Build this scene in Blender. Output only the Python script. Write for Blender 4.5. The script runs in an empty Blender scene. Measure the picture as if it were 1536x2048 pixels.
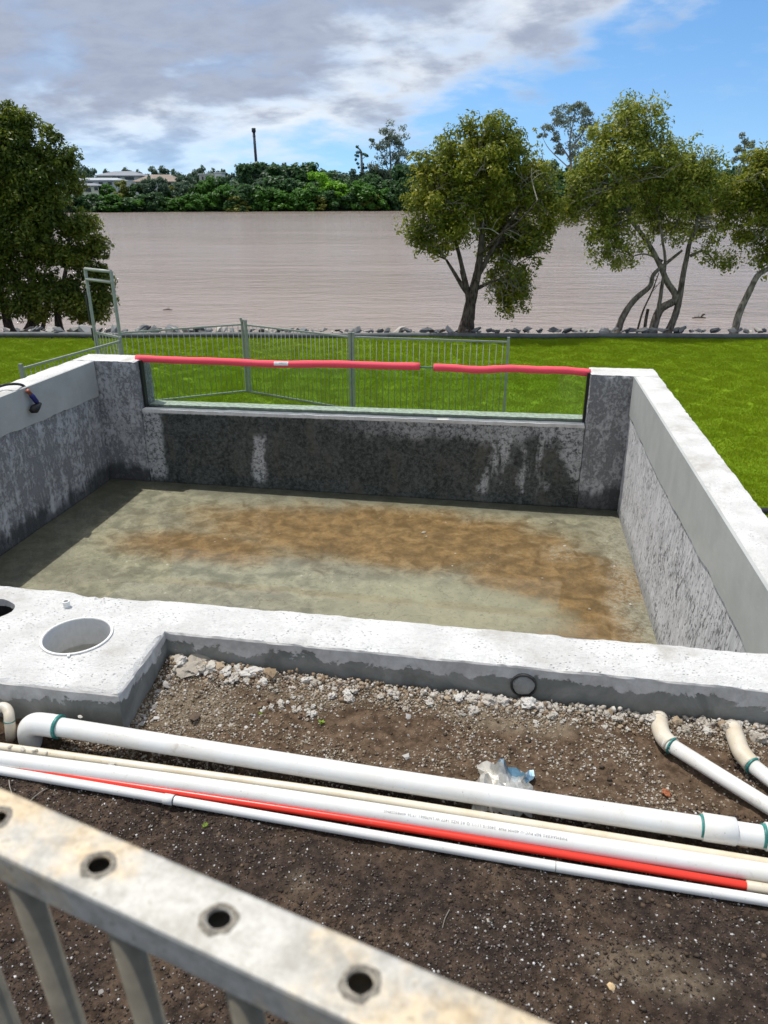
import bpy, bmesh, math, random
import numpy as np
from mathutils import Vector, Matrix, noise as mnoise
from mathutils.geometry import delaunay_2d_cdt

rnd = random.Random(7)
rng = np.random.default_rng(7)
R = math.radians
S = bpy.context.scene
COL = S.collection

# ------------------------------------------------------------------ camera
CAM_Z = 1.6
PITCH = R(23.1)
FPX = 1479.0
cd = bpy.data.cameras.new("camera")
cam = bpy.data.objects.new("camera", cd)
COL.objects.link(cam)
cam.location = (0, 0, CAM_Z)
cam.rotation_euler = (R(90) - PITCH, 0, 0)
cd.sensor_fit = 'VERTICAL'
cd.sensor_height = 36.0
cd.sensor_width = 27.0
cd.lens = 36.0 * FPX / 2048
cd.clip_start = 0.02
cd.clip_end = 8000
cd.dof.use_dof = True
cd.dof.focus_distance = 4.5
cd.dof.aperture_fstop = 8.0
S.camera = cam

# ------------------------------------------------------------------ exposure
S.view_settings.view_transform = 'Standard'
S.view_settings.look = 'None'
S.view_settings.exposure = 0.25
S.view_settings.gamma = 1.0
S.view_settings.use_curve_mapping = False

# ------------------------------------------------------------------ sun
SUN_DIR = Vector((-0.402, 0.281, 1.2)).normalized()      # towards the sun
sl = bpy.data.lights.new("sun", 'SUN')
sl.energy = 3.3
sl.angle = R(0.5)
sl.color = (1.0, 0.96, 0.9)
sun = bpy.data.objects.new("sun", sl)
COL.objects.link(sun)
sun.location = (-40, 28, 120)
sun.rotation_euler = SUN_DIR.to_track_quat('Z', 'Y').to_euler()
SUN_EL = math.asin(SUN_DIR.z)
SUN_AZ = math.atan2(SUN_DIR.x, SUN_DIR.y)


# ------------------------------------------------------------------ node helpers
class X:
    """a socket with arithmetic"""
    def __init__(s, nt, sock):
        s.nt, s.s = nt, sock

    def _m(s, op, b=None, c=None, swap=False):
        n = s.nt.nodes.new('ShaderNodeMath'); n.operation = op
        args = [s, b, c]
        if swap: args = [b, s, c]
        for i, a in enumerate(args):
            if a is None: continue
            if isinstance(a, X): s.nt.links.new(a.s, n.inputs[i])
            else: n.inputs[i].default_value = a
        return X(s.nt, n.outputs[0])
    def __add__(s, b): return s._m('ADD', b)
    __radd__ = __add__
    def __sub__(s, b): return s._m('SUBTRACT', b)
    def __rsub__(s, b): return s._m('SUBTRACT', b, swap=True)
    def __mul__(s, b): return s._m('MULTIPLY', b)
    __rmul__ = __mul__
    def __truediv__(s, b): return s._m('DIVIDE', b)
    def max(s, b): return s._m('MAXIMUM', b)
    def min(s, b): return s._m('MINIMUM', b)
    def abs(s): return s._m('ABSOLUTE')
    def pow(s, b): return s._m('POWER', b)
    def step(s, a, b):
        n = s.nt.nodes.new('ShaderNodeMapRange'); n.interpolation_type = 'SMOOTHSTEP'
        s.nt.links.new(s.s, n.inputs[0]); n.inputs[1].default_value = a; n.inputs[2].default_value = b
        n.inputs[3].default_value = 0; n.inputs[4].default_value = 1
        return X(s.nt, n.outputs[0])


def setin(nt, inp, v):
    if isinstance(v, X): nt.links.new(v.s, inp)
    elif hasattr(v, 'is_linked'): nt.links.new(v, inp)
    elif isinstance(v, (tuple, list)) and len(v) == 3 and inp.type == 'RGBA': inp.default_value = (*v, 1)
    else: inp.default_value = v


def sepxyz(nt, v):
    n = nt.nodes.new('ShaderNodeSeparateXYZ'); setin(nt, n.inputs[0], v)
    return [X(nt, o) for o in n.outputs]


def comb(nt, x, y, z):
    n = nt.nodes.new('ShaderNodeCombineXYZ')
    for i, a in enumerate((x, y, z)): setin(nt, n.inputs[i], a)
    return n.outputs[0]


def mapping(nt, v, loc=(0, 0, 0), rot=(0, 0, 0), sc=(1, 1, 1)):
    n = nt.nodes.new('ShaderNodeMapping'); setin(nt, n.inputs[0], v)
    n.inputs[1].default_value = loc; n.inputs[2].default_value = rot; n.inputs[3].default_value = sc
    return n.outputs[0]


def noise(nt, v, scale, detail=4, rough=0.55, dist=0.0):
    n = nt.nodes.new('ShaderNodeTexNoise'); setin(nt, n.inputs['Vector'], v)
    n.inputs['Scale'].default_value = scale; n.inputs['Detail'].default_value = detail
    n.inputs['Roughness'].default_value = rough; n.inputs['Distortion'].default_value = dist
    return X(nt, n.outputs['Fac'])


def voro(nt, v, scale, feature='F1', rand=1.0):
    n = nt.nodes.new('ShaderNodeTexVoronoi'); setin(nt, n.inputs['Vector'], v); n.feature = feature
    n.inputs['Scale'].default_value = scale; n.inputs['Randomness'].default_value = rand
    return n


def mix(nt, f, a, b):
    n = nt.nodes.new('ShaderNodeMix'); n.data_type = 'RGBA'
    setin(nt, n.inputs[0], f); setin(nt, n.inputs[6], a); setin(nt, n.inputs[7], b)
    return n.outputs[2]


def ramp(nt, f, stops):
    n = nt.nodes.new('ShaderNodeValToRGB'); setin(nt, n.inputs[0], f)
    e = n.color_ramp.elements
    while len(e) < len(stops): e.new(0.5)
    for i, (p, c) in enumerate(stops):
        e[i].position = p; e[i].color = (*c, 1)
    return n.outputs[0]


def bump(nt, h, strength, dist, prev=None):
    n = nt.nodes.new('ShaderNodeBump'); setin(nt, n.inputs['Height'], h)
    n.inputs['Strength'].default_value = strength; n.inputs['Distance'].default_value = dist
    if prev is not None: nt.links.new(prev, n.inputs['Normal'])
    return n.outputs[0]


def M(name):
    m = bpy.data.materials.new(name); m.use_nodes = True
    nt = m.node_tree; nt.nodes.clear()
    o = nt.nodes.new('ShaderNodeOutputMaterial'); p = nt.nodes.new('ShaderNodeBsdfPrincipled')
    nt.links.new(p.outputs[0], o.inputs[0])
    return m, nt, p, o


def pos(nt):
    return nt.nodes.new('ShaderNodeNewGeometry').outputs['Position']


def objco(nt):
    return nt.nodes.new('ShaderNodeTexCoord').outputs['Object']


def island(nt):
    return X(nt, nt.nodes.new('ShaderNodeNewGeometry').outputs['Random Per Island'])


def orand(nt):
    return X(nt, nt.nodes.new('ShaderNodeObjectInfo').outputs['Random'])


def fin(nt, p, col=None, rough=0.7, nrm=None, spec=0.4, metal=0.0):
    if col is not None: setin(nt, p.inputs['Base Color'], col)
    setin(nt, p.inputs['Roughness'], rough)
    p.inputs['Specular IOR Level'].default_value = spec
    p.inputs['Metallic'].default_value = metal
    if nrm is not None: nt.links.new(nrm, p.inputs['Normal'])


def plain(name, col, rough=0.5, var=0.12, scale=40, bstr=0.0, metal=0.0, spec=0.4):
    m, nt, p, o = M(name)
    n = noise(nt, objco(nt), scale, 5, 0.6)
    c = mix(nt, n.step(0.3, 0.7), tuple(x * (1 - var) for x in col), tuple(min(1, x * (1 + var)) for x in col))
    nr = bump(nt, n, bstr, 0.01) if bstr else None
    fin(nt, p, c, rough, nr, spec, metal)
    return m


# ------------------------------------------------------------------ world: sky and the cloud bank
W = bpy.data.worlds.new("World"); S.world = W; W.use_nodes = True
nt = W.node_tree; nt.nodes.clear()
wo = nt.nodes.new('ShaderNodeOutputWorld'); bg = nt.nodes.new('ShaderNodeBackground')
nt.links.new(bg.outputs[0], wo.inputs[0])
SKY_STRENGTH = 0.12
bg.inputs[1].default_value = SKY_STRENGTH
sky = nt.nodes.new('ShaderNodeTexSky'); sky.sky_type = 'NISHITA'; sky.sun_disc = False
sky.sun_elevation = SUN_EL; sky.sun_rotation = SUN_AZ
sky.air_density = 1.0; sky.dust_density = 0.0; sky.ozone_density = 2.0; sky.altitude = 0
g = nt.nodes.new('ShaderNodeTexCoord').outputs['Generated']
dx, dy, dz = sepxyz(nt, g)
zz = dz.max(0.0) + 0.28
cp = comb(nt, dx / zz, dy / zz, 0.0)
bigw = noise(nt, mapping(nt, cp, (6.6, 2.9, 0)), 1.7, 7, 0.52, 0.25)
mid = noise(nt, mapping(nt, cp, (3.1, 1.7, 0), (0, 0, 0.35), (1, 1.1, 1)), 3.6, 9, 0.54, 0.15)
fine = noise(nt, mapping(nt, cp, (7.7, 4.2, 0), (0, 0, 0.5), (1, 1.3, 1)), 9.0, 10, 0.6, 0.2)
# the edge of the cloud bank runs up to the right; blue beyond it, unseen broken cloud overhead and behind, made dense and white as fill light
edge = (dz.min(0.26) * 2.6 - 0.135) - dx + (bigw - 0.5) * 0.35 + (mid - 0.5) * 0.45 + (fine - 0.5) * 0.16
cov = edge.step(-0.03, 0.17)
high = dz.step(0.25, 0.55)
broken = (bigw * 0.6 + mid * 0.5).step(0.36, 0.56)
cover = (cov * (1.0 - high) + broken * high * 0.9).min(1.0)
cover = cover * (0.50 + 0.50 * dz.step(0.02, 0.11)) * (0.70 + 0.30 * mid.step(0.32, 0.55))
cover = (cover + (fine * 0.6 + mid * 0.4).step(0.5, 0.72) * 0.14 * dz.step(0.0, 0.05)).min(1.0)
thick = (bigw * 0.55 + mid * 0.45 + (edge.step(0.05, 0.5) - 0.5) * 0.13 + (dz.step(0.02, 0.13) - 0.5) * 0.08).step(0.41, 0.59)
thick2 = thick * 0.86 + fine.step(0.35, 0.72) * 0.14
cloudcol = ramp(nt, thick2, [(0.0, (6.5, 6.8, 7.1)), (0.3, (5.2, 5.6, 6.2)), (0.68, (3.6, 4.05, 4.9)), (1.0, (2.6, 3.0, 3.95))])
cloudcol = mix(nt, high, cloudcol, (6.2, 6.3, 6.4))
nt.links.new(comb(nt, dx, dy, dz.max(0.0) * 0.88 + 0.12), sky.inputs['Vector'])
hs = nt.nodes.new('ShaderNodeHueSaturation'); hs.inputs['Saturation'].default_value = 1.22; hs.inputs['Value'].default_value = 1.15
nt.links.new(sky.outputs[0], hs.inputs['Color'])
nt.links.new(mix(nt, cover, hs.outputs[0], cloudcol), bg.inputs[0])


# ------------------------------------------------------------------ geometry helpers
def ray(x, y):
    """world direction through a photo position"""
    a = (x - 768) / FPX; b = -(y - 1024) / FPX
    return np.array([a, math.cos(PITCH) + b * math.sin(PITCH), -math.sin(PITCH) + b * math.cos(PITCH)])


def at_z(x, y, z):
    r = ray(x, y); p = r * ((z - CAM_Z) / r[2]); p[2] += CAM_Z; return p


def at_y(x, y, D):
    r = ray(x, y); p = r * (D / r[1]); p[2] += CAM_Z; return p


TH = R(9.6)
UU = np.array([math.cos(TH), -math.sin(TH), 0]); VV = np.array([math.sin(TH), math.cos(TH), 0])


def P(u, v, z):
    q = UU * u + VV * v; q[2] = z; return q


def uv_of(p):
    return float(p @ UU), float(p @ VV)


def at_v(x, y, v):
    r = ray(x, y); p = r * (v / (r @ VV)); p[2] += CAM_Z; return p


def at_u(x, y, u):
    r = ray(x, y); p = r * (u / (r @ UU)); p[2] += CAM_Z; return p


def tag(o, label=None, cat=None, group=None, kind=None):
    if label: o['label'] = label
    if cat: o['category'] = cat
    if group: o['group'] = group
    if kind: o['kind'] = kind
    return o


def empty(name, loc):
    o = bpy.data.objects.new(name, None); COL.objects.link(o); o.location = Vector(loc)
    o.empty_display_size = 0.1
    return o


def mesh(name, v, f, mats, mi=None, smooth=False, origin=None):
    v = np.asarray(v, dtype=np.float64)
    if origin is not None: v = v - np.asarray(origin)
    me = bpy.data.meshes.new(name)
    if isinstance(f, np.ndarray):
        n, k = f.shape
        me.vertices.add(len(v)); me.vertices.foreach_set('co', v.astype(np.float32).ravel())
        me.loops.add(n * k); me.loops.foreach_set('vertex_index', f.astype(np.int32).ravel())
        me.polygons.add(n); me.polygons.foreach_set('loop_start', np.arange(0, n * k, k, dtype=np.int32))
        me.update(calc_edges=True)
    else:
        me.from_pydata([tuple(q) for q in v], [], f)
    for m in (mats if isinstance(mats, (list, tuple)) else [mats]): me.materials.append(m)
    if mi is not None: me.polygons.foreach_set('material_index', np.asarray(mi, dtype=np.int32))
    if smooth: me.polygons.foreach_set('use_smooth', np.ones(len(me.polygons), dtype=bool))
    me.update()
    return me


def obj(name, v, f, mats, parent=None, mi=None, smooth=False, origin=None):
    """one mesh object; v in world coordinates"""
    if parent is not None:
        org = np.array(parent_world(parent))
        if origin is None: loc = np.zeros(3); base = org
        else: loc = np.asarray(origin) - org; base = np.asarray(origin)
    else:
        base = np.zeros(3) if origin is None else np.asarray(origin, dtype=float); loc = base
    me = mesh(name, v, f, mats, mi, smooth, base)
    o = bpy.data.objects.new(name, me); COL.objects.link(o)
    o.location = Vector(loc)
    if parent is not None: o.parent = parent
    return o


def parent_world(o):
    p = Vector((0, 0, 0))
    while o is not None:
        p += o.location; o = o.parent
    return p


def linked(name, me, parent, loc, rot=None, scale=None):
    """an object that shares mesh data; loc is local to the parent"""
    o = bpy.data.objects.new(name, me); COL.objects.link(o)
    if parent is not None: o.parent = parent
    o.location = Vector(loc)
    if rot is not None: o.rotation_euler = rot
    if scale is not None: o.scale = scale if hasattr(scale, '__len__') else (scale,) * 3
    return o


def tube(path, rad, seg=10, caps=True):
    path = [np.asarray(p, dtype=float) for p in path]
    n = len(path); rads = rad if hasattr(rad, '__len__') else [rad] * n
    V, F = [], []
    ref = None
    for i, p in enumerate(path):
        t = path[min(i + 1, n - 1)] - path[max(i - 1, 0)]
        t = t / (np.linalg.norm(t) + 1e-12)
        if ref is None:
            ref = np.array([0, 0, 1.]) if abs(t[2]) < 0.9 else np.array([1., 0, 0])
        a = np.cross(t, ref); a /= np.linalg.norm(a) + 1e-12; b = np.cross(a, t); ref = b
        for k in range(seg):
            w = 2 * math.pi * k / seg
            V.append(p + rads[i] * (a * math.cos(w) + b * math.sin(w)))
    for i in range(n - 1):
        for k in range(seg):
            F.append((i * seg + k, i * seg + (k + 1) % seg, (i + 1) * seg + (k + 1) % seg, (i + 1) * seg + k))
    if caps:
        F.append(tuple(range(seg - 1, -1, -1))); F.append(tuple(range((n - 1) * seg, n * seg)))
    return V, F


def joinvf(parts):
    V, F = [], []
    for v, f in parts:
        b = len(V); V.extend(v); F.extend(tuple(i + b for i in q) for q in f)
    return V, F


def spline(pts, per=6):
    """Catmull-Rom through points"""
    pts = [np.asarray(p, dtype=float) for p in pts]
    if len(pts) < 3:
        return [pts[0] + (pts[-1] - pts[0]) * i / per for i in range(per + 1)]
    out = []
    q = [2 * pts[0] - pts[1]] + pts + [2 * pts[-1] - pts[-2]]
    for i in range(1, len(q) - 2):
        p0, p1, p2, p3 = q[i - 1], q[i], q[i + 1], q[i + 2]
        for k in range(per):
            t = k / per
            out.append(0.5 * ((2 * p1) + (-p0 + p2) * t + (2 * p0 - 5 * p1 + 4 * p2 - p3) * t * t + (-p0 + 3 * p1 - 3 * p2 + p3) * t ** 3))
    out.append(pts[-1])
    return out


def box(c, half, ax=None):
    """box with centre, half sizes and three axes"""
    c = np.asarray(c, float)
    ax = ax or (np.array([1., 0, 0]), np.array([0, 1., 0]), np.array([0, 0, 1.]))
    V = [c + sx * half[0] * ax[0] + sy * half[1] * ax[1] + sz * half[2] * ax[2] for sz in (-1, 1) for sy in (-1, 1) for sx in (-1, 1)]
    F = [(0, 2, 3, 1), (4, 5, 7, 6), (0, 1, 5, 4), (2, 6, 7, 3), (0, 4, 6, 2), (1, 3, 7, 5)]
    return V, F


def gridbox(bot, z0, z1, step=0.05, amp=0.003, edge=0.006, skip=()):
    """subdivided box on a plan quad (four (u,v)), rough faces, softened arrises. returns V, F, side index per face
       sides: 0 top, 1 bottom, 2 quad edge 0-1, 3 edge 1-2, 4 edge 2-3, 5 edge 3-0"""
    b = [np.array(q, float) for q in bot]
    z0 = z0 if hasattr(z0, '__len__') else [z0] * 4
    L1 = np.linalg.norm(b[1] - b[0]); L2 = np.linalg.norm(b[2] - b[1]); H = abs(z1 - min(z0))
    nx = max(2, int(L1 / step)); ny = max(2, int(L2 / step)); nz = max(2, int(H / step))
    idx, V = {}, []

    def g(i, j, k):
        key = (i, j, k)
        if key in idx: return idx[key]
        s, t, w = i / nx, j / ny, k / nz
        q = b[0] * (1 - s) * (1 - t) + b[1] * s * (1 - t) + b[2] * s * t + b[3] * (1 - s) * t
        zb = z0[0] * (1 - s) * (1 - t) + z0[1] * s * (1 - t) + z0[2] * s * t + z0[3] * (1 - s) * t
        p = P(q[0], q[1], zb + (z1 - zb) * w)
        onx = (i == 0) - (i == nx); ony = (j == 0) - (j == ny); onz = (k == 0) - (k == nz)
        if amp:
            d = mnoise.noise_vector(Vector(p) * 9.0) * amp + mnoise.noise_vector(Vector(p) * 31.0) * amp * 0.5
            p = p + np.array(d)
        if (onx != 0) + (ony != 0) + (onz != 0) >= 2 and edge:
            e1 = (b[1] - b[0]) / L1; e2 = (b[3] - b[0]) / np.linalg.norm(b[3] - b[0])
            k2 = edge * (0.5 + 1.1 * abs(mnoise.noise(Vector(p) * 24.0)) + max(0, mnoise.noise(Vector(p) * 7.0) - 0.35) * 3)
            off = onx * (UU * e1[0] + VV * e1[1]) + ony * (UU * e2[0] + VV * e2[1]) + onz * np.array([0, 0, 1.])
            p = p + off * k2
        idx[key] = len(V); V.append(p)
        return idx[key]
    F, side = [], []
    for i in range(nx):
        for j in range(ny):
            F.append((g(i, j, nz), g(i + 1, j, nz), g(i + 1, j + 1, nz), g(i, j + 1, nz))); side.append(0)
            F.append((g(i, j, 0), g(i, j + 1, 0), g(i + 1, j + 1, 0), g(i + 1, j, 0))); side.append(1)
    for i in range(nx):
        for k in range(nz):
            F.append((g(i, 0, k), g(i + 1, 0, k), g(i + 1, 0, k + 1), g(i, 0, k + 1))); side.append(2)
            F.append((g(i, ny, k), g(i, ny, k + 1), g(i + 1, ny, k + 1), g(i + 1, ny, k))); side.append(4)
    for j in range(ny):
        for k in range(nz):
            F.append((g(nx, j, k), g(nx, j + 1, k), g(nx, j + 1, k + 1), g(nx, j, k + 1))); side.append(3)
            F.append((g(0, j, k), g(0, j, k + 1), g(0, j + 1, k + 1), g(0, j + 1, k))); side.append(5)
    return V, F, side


# ------------------------------------------------------------------ materials
def m_white_concrete():
    m, nt, p, o = M("white_sanded_concrete"); q = pos(nt)
    a = noise(nt, q, 5, 6, 0.62); b = noise(nt, mapping(nt, q, rot=(0, 0, 0.5), sc=(1, 2.2, 1)), 55, 9, 0.72, 0.6); c = noise(nt, q, 190, 5, 0.7)
    col = mix(nt, a.step(0.3, 0.72), (0.56, 0.555, 0.535), (0.74, 0.735, 0.72))
    col = mix(nt, b.step(0.50, 0.68) * 0.6, col, (0.40, 0.39, 0.37))
    col = mix(nt, c.step(0.56, 0.70) * 0.5, col, (0.36, 0.35, 0.33))
    v = voro(nt, mapping(nt, q, rot=(0, 0, 0.6), sc=(1, 2.2, 1)), 48)
    pit = X(nt, v.outputs['Distance']).step(0.22, 0.08) * noise(nt, q, 10, 4).step(0.42, 0.58)
    col = mix(nt, pit * 0.75, col, (0.21, 0.205, 0.195))
    col = mix(nt, (a * 0.5 + noise(nt, mapping(nt, q, (5, 5, 5)), 2.0, 6, 0.65) * 0.5).step(0.46, 0.34) * 0.55, col, (0.40, 0.365, 0.31))
    h = b * 0.8 + c * 0.5 - pit * 0.8
    fin(nt, p, col, 0.9, bump(nt, h, 0.9, 0.008), 0.15)
    return m


def m_right():
    """raked scratch coat: pale face, fine near-vertical rake lines, many small dark pits"""
    m, nt, p, o = M("right_raked_coat"); q = pos(nt); x, y, z = sepxyz(nt, q)
    v = x * VV[0] + y * VV[1]
    sk = comb(nt, x * 0.2, v + z * 0.16, z * 0.14)
    rake = noise(nt, sk, 30, 6, 0.7, 0.2); rake2 = noise(nt, sk, 95, 4, 0.6)
    sk2 = comb(nt, x * 0.2, v + z * 0.2, z * 0.45)
    pits = noise(nt, sk2, 62, 6, 0.68, 0.3); zone = noise(nt, mapping(nt, q, (3, 1, 2)), 3.0, 5, 0.6)
    big = noise(nt, sk2, 26, 6, 0.62, 0.3)
    col = mix(nt, rake.step(0.35, 0.65), (0.40, 0.405, 0.415), (0.60, 0.60, 0.61))
    col = mix(nt, rake2.step(0.5, 0.7) * 0.35, col, (0.60, 0.60, 0.60))
    pt = (pits + (zone - 0.5) * 0.28).step(0.565, 0.62).max((big + (zone - 0.5) * 0.2).step(0.60, 0.64))
    col = mix(nt, pt * 0.8, col, (0.10, 0.103, 0.11))
    foot = (z + (zone - 0.5) * 0.2).step(-0.98, -1.10)
    col = mix(nt, foot * 0.5, col, (0.15, 0.15, 0.13))
    fin(nt, p, col, 0.85, bump(nt, rake * 0.5 + rake2 * 0.25 - pt * 0.8, 0.9, 0.012), 0.25)
    return m


def m_scratch(name, dark, light, thr=0.5, vert=1.0, scale=18, wet=None, streak=0.3, strength=0.7):
    """rough scratch-coat concrete: dark pits in a lighter face, vertical smears"""
    m, nt, p, o = M(name); q = pos(nt)
    x, y, z = sepxyz(nt, q)
    vv = mapping(nt, q, sc=(1, 1, 1 / vert))
    warp = noise(nt, vv, scale, 8, 0.68, 0.5)
    blot = noise(nt, mapping(nt, q, (2, 5, 1)), 2.6, 6, 0.6, 0.6)
    fine_ = noise(nt, vv, scale * 5, 5, 0.65)
    sm = noise(nt, mapping(nt, q, sc=(1, 1, 0.10)), 11, 6, 0.6)
    f = warp * 0.62 + fine_ * 0.22 + (blot - 0.5) * 0.35 + (sm - 0.5) * streak
    col = mix(nt, f.step(thr - 0.07, thr + 0.05), dark, light)
    col = mix(nt, fine_.step(0.35, 0.7) * 0.35, col, tuple(c * 0.55 for c in light))
    rough = 0.85
    if wet:      # damp lower part, as stained by standing water
        lo, hi, wc, amt = wet
        wm = (z + (blot - 0.5) * 0.30 + (sm - 0.5) * 0.22).step(hi, lo) * amt
        col = mix(nt, wm, col, wc); rough = 0.8 - wm * 0.3
    h = f.step(thr - 0.10, thr + 0.08) * 0.8 + fine_ * 0.5
    fin(nt, p, col, rough, bump(nt, h, strength, 0.016), 0.3)
    return m


def m_back_wall():
    """dark wet face with pale dry patches along its top edge and two pale runs"""
    m, nt, p, o = M("wet_dark_concrete"); q = pos(nt)
    x, y, z = sepxyz(nt, q)
    u = x * UU[0] + y * UU[1]
    w1 = noise(nt, q, 30, 9, 0.72, 0.4); w2 = noise(nt, mapping(nt, q, (1, 2, 3)), 3.2, 7, 0.62, 0.5)
    f3 = noise(nt, q, 95, 5, 0.65); sm = noise(nt, mapping(nt, q, sc=(1, 1, 0.18)), 6, 6, 0.6)
    dark = mix(nt, (w1 * 0.58 + f3 * 0.2 + w2 * 0.22).step(0.40, 0.62), (0.016, 0.020, 0.019), (0.102, 0.112, 0.106))
    dark = mix(nt, (w2 * 0.5 + sm * 0.5).step(0.50, 0.62) * 0.6, dark, (0.088, 0.082, 0.062))
    lightc = mix(nt, (w1 * 0.7 + f3 * 0.3).step(0.40, 0.54), (0.11, 0.115, 0.12), (0.42, 0.43, 0.44))
    run1 = ((u + 2.34 + (w2 - 0.5) * 0.22 - (z + 0.6) * 0.12).abs()).step(0.085, 0.035) * z.step(-0.5, -0.6) 
    run2 = ((u - 0.02 + (w2 - 0.5) * 0.5 - (z + 0.6) * 0.30).abs()).step(0.12, 0.05) * (sm.step(0.40, 0.5))
    run3 = ((u - 0.33 + (w2 - 0.5) * 0.5 - (z + 0.6) * 0.10).abs()).step(0.15, 0.06) * (sm.step(0.42, 0.52))
    top = (z + (w2 - 0.5) * 0.40 + (sm - 0.5) * 0.3).step(-0.56, -0.40) * u.step(-1.9, -0.6) * 0.75
    sides = ((u + 3.36 + (w2 - 0.5) * 0.12 - (z + 0.3) * 0.02).step(0.06, 0.0)).max((u - 0.55 + (w2 - 0.5) * 0.34 + (z + 0.6) * 0.42).step(-0.04, 0.04))
    dry = run1.max(run2).max(run3).max(top).max(sides)
    foot = (z + (w2 - 0.5) * 0.12).step(-0.99, -1.05)
    dry = dry * (1.0 - foot * 0.9) * (0.45 + 0.55 * w1.step(0.36, 0.54))
    col = mix(nt, dry, dark, lightc)
    lip = (z + (w1 - 0.5) * 0.06).step(-0.358, -0.334)
    lip = lip * z.step(-0.30, -0.318)
    col = mix(nt, lip, col, (0.62, 0.61, 0.58))
    h = w1 * 0.7 + f3 * 0.35
    fin(nt, p, col, 0.7, bump(nt, h, 0.8, 0.012), 0.35)
    return m


def m_outer(name):
    """board-marked dark outer face with a lighter ragged lip at the top"""
    m, nt, p, o = M(name); q = pos(nt); x, y, z = sepxyz(nt, q)
    w = noise(nt, q, 14, 8, 0.68, 0.4); w2 = noise(nt, q, 5, 6, 0.65, 0.8); f3 = noise(nt, q, 120, 5, 0.6)
    col = mix(nt, w2.step(0.3, 0.7), (0.15, 0.155, 0.14), (0.285, 0.285, 0.262))
    scr = noise(nt, mapping(nt, q, rot=(0, 0.5, 0.3), sc=(1, 1, 6)), 7, 6, 0.7, 0.5)
    col = mix(nt, scr.step(0.66, 0.73) * 0.5, col, (0.30, 0.30, 0.28))
    lip = (z + (w - 0.5) * 0.09 + (w2 - 0.5) * 0.16).step(0.092, 0.098)
    col = mix(nt, lip, col, mix(nt, w.step(0.3, 0.7), (0.38, 0.37, 0.35), (0.56, 0.55, 0.53)))
    h = w * 0.3 + f3 * 0.25 + lip * 0.5
    fin(nt, p, col, 0.8, bump(nt, h, 0.5, 0.008), 0.3)
    return m


def m_band():
    m, nt, p, o = M("smooth_grey_render"); q = pos(nt)
    a = noise(nt, q, 3.5, 6, 0.6, 0.3); b = noise(nt, mapping(nt, q, sc=(1, 1, 3)), 25, 6, 0.65)
    col = mix(nt, a.step(0.3, 0.7), (0.335, 0.35, 0.335), (0.41, 0.42, 0.405))
    col = mix(nt, b.step(0.55, 0.75) * 0.4, col, (0.50, 0.51, 0.50))
    fin(nt, p, col, 0.62, bump(nt, b, 0.12, 0.004), 0.35)
    return m


def m_pool_floor():
    m, nt, p, o = M("stained_pool_floor"); q = pos(nt); x, y, z = sepxyz(nt, q)
    u = x * UU[0] + y * UU[1]; v = x * VV[0] + y * VV[1]
    w = noise(nt, q, 1.6, 8, 0.62, 0.4); w2 = noise(nt, q, 7, 8, 0.66, 0.5); w3 = noise(nt, q, 34, 7, 0.7)
    base = mix(nt, w2.step(0.35, 0.65), (0.158, 0.154, 0.112), (0.330, 0.318, 0.240))
    base = mix(nt, w.step(0.42, 0.66) * 0.5, base, (0.19, 0.183, 0.15))

    def blob(cu, cv, ru, rv, soft=0.38, amp=1.15):
        a = (u - cu) / ru; b_ = (v - cv) / rv
        d = (a * a + b_ * b_).pow(0.5) + (w - 0.5) * amp + (w2 - 0.5) * amp * 0.45
        return d.step(1.0 + soft, 1.0 - soft)
    ochre = mix(nt, w2.step(0.35, 0.68), (0.130, 0.074, 0.023), (0.285, 0.172, 0.064))
    st = blob(-0.95, 5.75, 1.75, 0.62).max(blob(0.45, 5.25, 0.75, 0.55, 0.3)).max(blob(0.62, 4.45, 0.42, 0.75, 0.25))
    st = st.max(blob(-2.35, 5.25, 0.75, 0.28, 0.5)).max(blob(-1.95, 4.12, 0.95, 0.13, 0.4)).max(blob(-0.2, 4.35, 0.55, 0.10, 0.4))
    pale = blob(-0.35, 4.62, 0.85, 0.38, 0.25, 0.6)
    st = st * (1.0 - pale * 0.9)
    col = mix(nt, st * (0.72 + 0.28 * w3.step(0.3, 0.6)) * 0.95, base, ochre)
    col = mix(nt, pale * 0.6, col, (0.31, 0.30, 0.22))
    # scuffed plaster patches along the right wall and scattered specks
    scuff = ((u - 0.88 + (w2 - 0.5) * 0.5).step(-0.12, 0.10) * w3.step(0.45, 0.56))
    scuff = scuff.max((u - 0.55).abs().step(0.3, 0.05) * (v - 5.7).abs().step(0.25, 0.05) * w3.step(0.48, 0.58) * w2.step(0.4, 0.55))
    col = mix(nt, scuff * 0.6, col, (0.40, 0.39, 0.34))
    sp = X(nt, voro(nt, q, 9).outputs['Distance']).step(0.10, 0.06) * w2.step(0.5, 0.6)
    col = mix(nt, sp * 0.7, col, (0.55, 0.54, 0.48))
    dk = (w3 * 0.6 + noise(nt, q, 95, 5, 0.7) * 0.4).step(0.52, 0.62) * 0.55
    col = mix(nt, dk, col, (0.085, 0.08, 0.055))
    line = noise(nt, q, 2.2, 5, 0.6, 1.2); ln = (line - 0.5).abs().step(0.012, 0.003) * w.step(0.45, 0.6)
    col = mix(nt, ln * 0.5, col, (0.10, 0.08, 0.05))
    # wet rim and painted cast shadow at the foot of the left and back walls
    damp_shade = (u + 3.55 + (w2 - 0.5) * 0.3).step(0.12, -0.12).max((v - 6.35 + (w2 - 0.5) * 0.25 - (u + 3.9) * 0.03).step(-0.06, 0.12))
    col = mix(nt, damp_shade * 0.55, col, (0.075, 0.085, 0.075))
    fin(nt, p, col, 0.5, bump(nt, w3 * 0.6 + w2 * 0.4, 0.3, 0.007), 0.4)
    return m


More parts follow.
